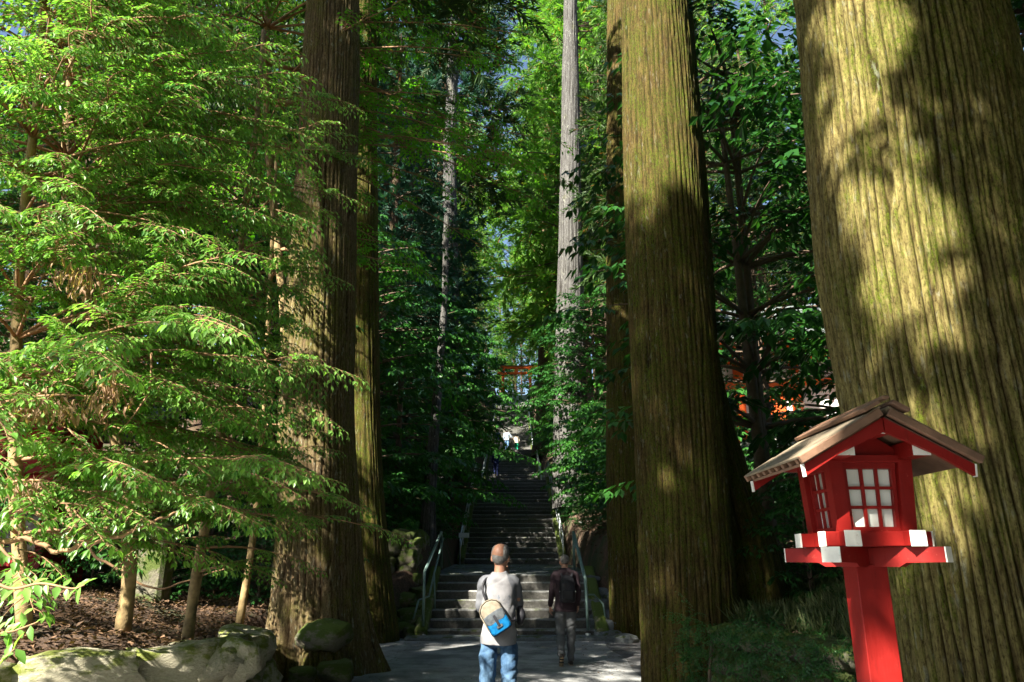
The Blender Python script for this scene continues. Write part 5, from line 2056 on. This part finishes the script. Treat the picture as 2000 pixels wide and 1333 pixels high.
tag(o, 'rounded brown tree stump beside the great left cedar', 'stump')

# withered clusters hanging in the left tree
for (px, py, D, w_, h_, n, lab) in [(160, 545, 5.9, .24, .20, 30, 'pale withered leaf cluster hanging high in the left evergreen'), (95, 790, 5.8, .36, .16, 42, 'wide brown withered cluster on the low left limb'),
                                    (212, 760, 5.8, .09, .32, 34, 'narrow brown withered cluster hanging like a tassel'), (45, 945, 5.6, .12, .08, 14, 'small withered cluster near the left edge')]:
    c = P(px, py, D)
    root = thing('withered_cluster', lab, 'dead leaves', tuple(c))
    rr_ = np.random.default_rng(int(px))
    pos = np.stack([rr_.normal(0, w_ * .42, n * 3), rr_.normal(0, .10, n * 3), rr_.normal(0, h_ * .36, n * 3)], -1)
    dr = np.stack([rr_.normal(0, .42, n * 3), rr_.normal(0, .42, n * 3), -np.ones(n * 3)], -1)
    nm = np.stack([rr_.normal(0, 1, n * 3), -np.ones(n * 3), rr_.normal(0, .1, n * 3)], -1)
    o = Foliage().leafmesh([pos, dr, nm, rr_.uniform(.06, .13, n * 3), np.full(n * 3, .24), rr_.random(n * 3)], np.zeros(3), True).build('dead_leaves', M['dead'], root, False, True)
    o['kind'] = 'stuff'
    mb = MB()
    for q in range(5):
        a = np.array([rr_.normal(0, w_ * .4), rr_.normal(0, .08), h_ * .3])
        mb.tube([a, a + np.array([rr_.normal(0, .05), 0, -h_ * .6])], .004, 4)
    mb.tube(limb_path((-w_ * 1.2, .05, h_ * .1), (1, 0, .18), w_ * 2.6), np.linspace(.014, .006, 7), 6)
    mb.build('twigs', M['twig'], root, True)

# near branch reaching in at the lower left edge, big leaves
def near_branch(label, pts, D, seed, r0=.012, n=26, size=.085):
    rr_ = np.random.default_rng(seed)
    w3 = [P(a, b, D + c) for a, b, c in pts]
    root = thing('leafy_branch', label, 'branch', tuple(w3[0]))
    c = catmull([tuple(p - w3[0]) for p in w3], 6)
    MB().tube(c, np.linspace(r0, r0 * .3, len(c)), 6).build('stem', M['twig'], root, True)
    vs = [MB().add(LEAF4_V * np.array([.46, 1, 1]), LEAF4_F, 0, .4 + .1 * q).mesh('leaf', M['leaf_near'], True, True) for q in range(4)]
    for q in range(n):
        t = .12 + .88 * (q + .3) / n
        i = min(len(c) - 2, int(t * (len(c) - 1)))
        tan = c[i + 1] - c[i]
        tan /= np.linalg.norm(tan)
        side = 1 if q % 2 else -1
        dd = norm(tan * .5 + np.array([0, side * .35, side * .55]) + rr_.normal(0, .28, 3) + np.array([0, 0, -.15]))
        nn_ = norm(np.array([rr_.normal(0, .4), -.5 + rr_.normal(0, .3), 1.0]))
        Fm = frames(dd[None], nn_[None])[0]
        s_ = size * (.7 + .6 * rr_.random())
        o = bpy.data.objects.new('leaf', vs[q % 4])
        COL.objects.link(o)
        o.parent = root
        o.matrix_local = Matrix([[*(Fm[r_] * s_), c[i][r_]] for r_ in range(3)] + [[0, 0, 0, 1]])


near_branch('curling leafy twig reaching right at the lower left corner', [(-40, 1120, 0), (20, 1150, 0), (80, 1140, 0), (140, 1150, -.05), (165, 1143, -.1)], 4.6, 1, n=20)
near_branch('lowest leafy twig at the left edge', [(-60, 1270, 0), (-5, 1240, 0), (30, 1232, 0), (75, 1215, 0)], 4.4, 2, n=14)
near_branch('thin leafy twig drooping at the bottom left edge', [(-30, 1320, 0), (5, 1290, 0), (35, 1262, 0)], 4.2, 3, n=9)
near_branch('small leafy shoot hanging below the long bare limb at left', [(-30, 1030, 0), (10, 1080, 0), (30, 1100, 0), (15, 1120, 0)], 5.0, 4, n=12)


# long bare limbs crossing low at left
def bare(label, pts, D, r0):
    w3 = [P(a, b, D + c) for a, b, c in pts]
    c = catmull([tuple(p) for p in w3], 7)
    c[:, 2] += np.sin(np.arange(len(c)) * 1.3) * r0 * .4
    o = MB().tube(c - np.array(w3[0]), np.linspace(r0, r0 * .35, len(c)), 7).build('bare_limb', M['twig'], None, True, loc=w3[0])
    tag(o, label, 'limb')


bare('long bare limb sagging across the dark gap at lower left', [(-40, 1060, 0), (60, 1055, 0), (110, 1078, 0), (160, 1065, 0), (240, 1045, .1), (310, 1015, .2), (350, 1000, .3)], 6.0, .024)
bare('thin limb curving just above the long sagging limb', [(-40, 1030, 0), (60, 1000, 0), (110, 1040, 0), (160, 1058, 0), (200, 1040, .1), (230, 1010, .2)], 6.2, .015)
bare('pale limb rising to the right at the left edge', [(-60, 860, 0), (20, 820, 0), (90, 760, .1), (150, 735, .2), (200, 705, .3)], 6.1, .026)
bare('straight pale limb near the left edge below the withered cluster', [(-60, 1030, 0), (30, 1000, 0), (100, 985, .1), (200, 990, .2), (300, 978, .3)], 6.4, .026)
bare('thin curved stem hanging down right of the withered tassel', [(296, 690, 0), (292, 760, 0), (262, 810, 0), (230, 850, 0)], 6.2, .011)
bare('dark low limb crossing behind the leaning stems', [(130, 990, 0), (180, 1080, 0), (230, 1110, 0), (300, 1150, 0), (380, 1130, 0), (470, 1100, 0)], 9.8, .022)

# ------------------------------------------------------------------ unseen trees added behind the viewer, crowns shaped to shade the approach
sh_h = (math.sin(SUN_AZ), math.cos(SUN_AZ))
PERP = np.array([-sh_h[1], sh_h[0]])
ALONG = -np.array(sh_h)
TANE = math.tan(SUN_EL)


def sunuv(p):
    p = np.atleast_2d(p)
    return p[:, :2] @ PERP, p[:, 2] + TANE * (p[:, :2] @ ALONG)


GAPS = [  # crown openings cut for chosen sunlit spots: world point, half width, half height
    ((-3.9, 7.0, 4.2), 2.4, 4.4), ((-3.3, 7.6, .6), 1.6, .9), ((-.13, 7.35, 1.2), .62, .95),
    ((-1.3, 11.0, 0), 1.3, .7), ((2.42, 4.35, 5.0), .42, 2.5), ((2.2, 9.2, 9.2), 1.3, 3.2),
    ((-3.3, 11.3, 4.6), .8, 2.6), ((-3.0, 16, 4.5), 1.3, 1.8), ((1.6, 16.7, 7.0), .7, 2.2), ((-3.0, 16, 1.0), .6, .5),
    ((1.33, 2.85, 1.74), .42, .34), ((1.45, 2.9, 1.2), .30, .22), ((-1.0, 17.8, .8), .9, .5), ((-2.6, 20.5, 2.6), .6, 1.0), ((.9, 12, 0), .3, .16), ((-.5, 31, 3.2), .9, .5),
]
rngs = np.random.default_rng(99)
shade_roots = []
fo = Foliage()


def shade_tree(label, nlo, nhi, hlo, hhi, alo, ahi, count, sc0, sc1, keepgap, mat='leaf_mid', thr=.3, lsc=1.7):  # added crown, thinned along sun rays so its gaps light chosen spots
    nn_ = rngs.uniform(nlo, nhi, count)
    hh_ = rngs.uniform(hlo, hhi, count)
    aa_ = rngs.uniform(alo, ahi, count)
    wob = (vnoise(nn_ * 2.3, hh_ * 2.3, 31) - .5) * 1.1 + (vnoise(nn_ * 6, hh_ * 6, 32) - .5) * .7
    keep = vnoise(nn_ * 1.6 + 5, hh_ * 1.6, 21) > thr
    for T, wn_, hn_ in GAPS:
        u, v_ = sunuv(np.array(T))
        q = ((nn_ - u[0]) / wn_) ** 2 + ((hh_ - v_[0]) / hn_) ** 2
        keep &= ~((q < 1 + wob) & (rngs.random(count) > keepgap))
    nn_, hh_, aa_ = nn_[keep], hh_[keep], aa_[keep]
    xy = nn_[:, None] * PERP + aa_[:, None] * ALONG
    z = hh_ - TANE * aa_
    pos = np.concatenate([xy, z[:, None]], 1)
    c = pos.mean(0)
    base = np.array([c[0], c[1], 0.0])
    root = thing('unseen_shade_tree', label, 'tree', tuple(base))
    MB().tube(catmull([(0, 0, -.5), (.1, 0, c[2] * .5), (0, .1, c[2]), (0, 0, z.max())], 5), np.linspace(.35, .05, 16), 12).build('trunk', M['bark_far'], root, True)
    f = Foliage()
    k = len(pos)
    yd = norm(pos - c) + rngs.normal(0, .6, (k, 3))
    for s_ in range(4):
        m = np.arange(k) % 4 == s_
        ss = rngs.uniform(sc0, sc1, m.sum())
        f.add(SP_SMALL[s_], pos[m] - norm(yd[m]) * (ss * .55)[:, None], yd[m], np.array([0, 0, 1.]) + rngs.normal(0, .4, (m.sum(), 3)), ss, lsc, twigs=False)
    f.leafmesh(f.arrays(), base, False).build('crown', M[mat], root, False, True)
    mb = MB()
    for i in rngs.choice(k, min(k, 60), replace=False):
        mb.tube([np.array([0, 0, max(1, z[i] - 2)]), (np.array([0, 0, z[i] - .5]) + pos[i] - base) * .5 + np.array([0, 0, z[i] * .5 - .5]) * .0, pos[i] - base], [.07, .05, .015], 4)
    mb.build('limbs', M['twig_dark'], root, True)['kind'] = 'stuff'


shade_tree('unseen leafy tree added behind the viewer to shade the right bank and cedar', -6.3, -1.5, 3.8, 13.2, -10, -7, 1500, .5, .9, .02, thr=.12, lsc=2.1)
shade_tree('unseen leafy tree added close behind the viewer to dapple the lantern and huge cedar', -1.75, 1.4, 2.8, 12.5, -5, -3.2, 1700, .3, .55, .03, thr=.18, lsc=2.4)
shade_tree('unseen leafy tree added behind the viewer to dapple the left bank', -10.5, -6.3, 3.0, 14, -12, -8, 900, .5, .8, .04, thr=.45)
shade_tree('unseen tree added at the far left to shade the foot of the stairs', -17, -10.3, 7, 18, -8, -3, 1000, .8, 1.2, .05, thr=.22, lsc=2.1)
shade_tree('unseen high crowned tree added behind the viewer to shade the upper slope', -12, -6, 14, 19, -12, -7, 700, .8, 1.3, .10, thr=.35, lsc=2.1)

GB = 'forest trees behind the viewer'
for x_, y_, s_, k_ in [(5.5, -4, .9, 'ced'), (10, -1, 1, 'ced'), (8.5, 4, .9, 'ced'), (12, 9, 1, 'ced'), (2.5, -10, 1, 'ced'), (9, -9, 1, 'ced'), (14, 2, 1.1, 'ced'), (4, -16, 1.1, 'ced'), (-4, -18, .9, 'ced'), (15, -6, 1.1, 'ced'),
                       (6.5, 1, 1.1, 'broad'), (5, -2.5, 1.1, 'broad'), (9, 7, 1, 'broad'), (3, -6, 1.1, 'broad'), (8, -5, 1.2, 'broad'), (-1, -11, 1, 'broad'), (7.2, 8.5, .9, 'broad'), (11, 4, 1.2, 'broad')]:
    place(k_, x_, y_, s_, label='tree of the surrounding wood outside the picture', group=GB)


def canopy(label, x0, x1, y0, y1, z0, z1, n, sc0, sc1, seed):  # block of leaves added out of view to cut the sky light
    rg = np.random.default_rng(seed)
    pos = np.stack([rg.uniform(x0, x1, n), rg.uniform(y0, y1, n), rg.uniform(z0, z1, n)], -1)
    pos = pos[vnoise(pos[:, 0] * .5, pos[:, 1] * .5, seed) > .25]
    c = pos.mean(0)
    base = np.array([c[0], c[1], 0.0])
    root = thing('unseen_shade_tree', label, 'tree', tuple(base))
    MB().tube(catmull([(0, 0, -.5), (.1, 0, c[2] * .5), (0, .1, c[2])], 5), np.linspace(.4, .15, 11), 12).build('trunk', M['bark_far'], root, True)
    mb = MB()
    for i in range(40):
        mb.tube([np.array([0, 0, z0 - 2]), (np.array([0, 0, z0]) + pos[i] - base) * .5 + np.array([0, 0, .6]), pos[i] - base], [.1, .07, .02], 4)
    mb.build('limbs', M['twig_dark'], root, True)['kind'] = 'stuff'
    f = Foliage()
    k = len(pos)
    f.add(SP_FAR[1], pos, rg.normal(0, 1, (k, 3)) * np.array([1, 1, .3]), np.array([0, 0, 1.]) + rg.normal(0, .4, (k, 3)), rg.uniform(sc0, sc1, k), 1.3, twigs=False)
    f.leafmesh(f.arrays(), base, False).build('crown', M['leaf_mid'], root, False, True)


canopy('unseen tree crown added above the viewer to dim the sky light', .3, 7, -6, 5, 13, 18, 800, 1.4, 2.0, 301)
canopy('tall tree roofing the right bank outside the picture', 5, 14, -6, 8, 11, 18, 800, 1.4, 2.0, 302)
canopy('unseen tall tree added behind the viewer to dim the sky light', -2, 10, -14, -6, 5, 19, 1000, 1.5, 2.0, 303)
canopy('unseen bushy tree added beside the path to dim the sky light', 4.5, 12, -5, 3.0, .5, 11, 750, 1.4, 2.0, 304)
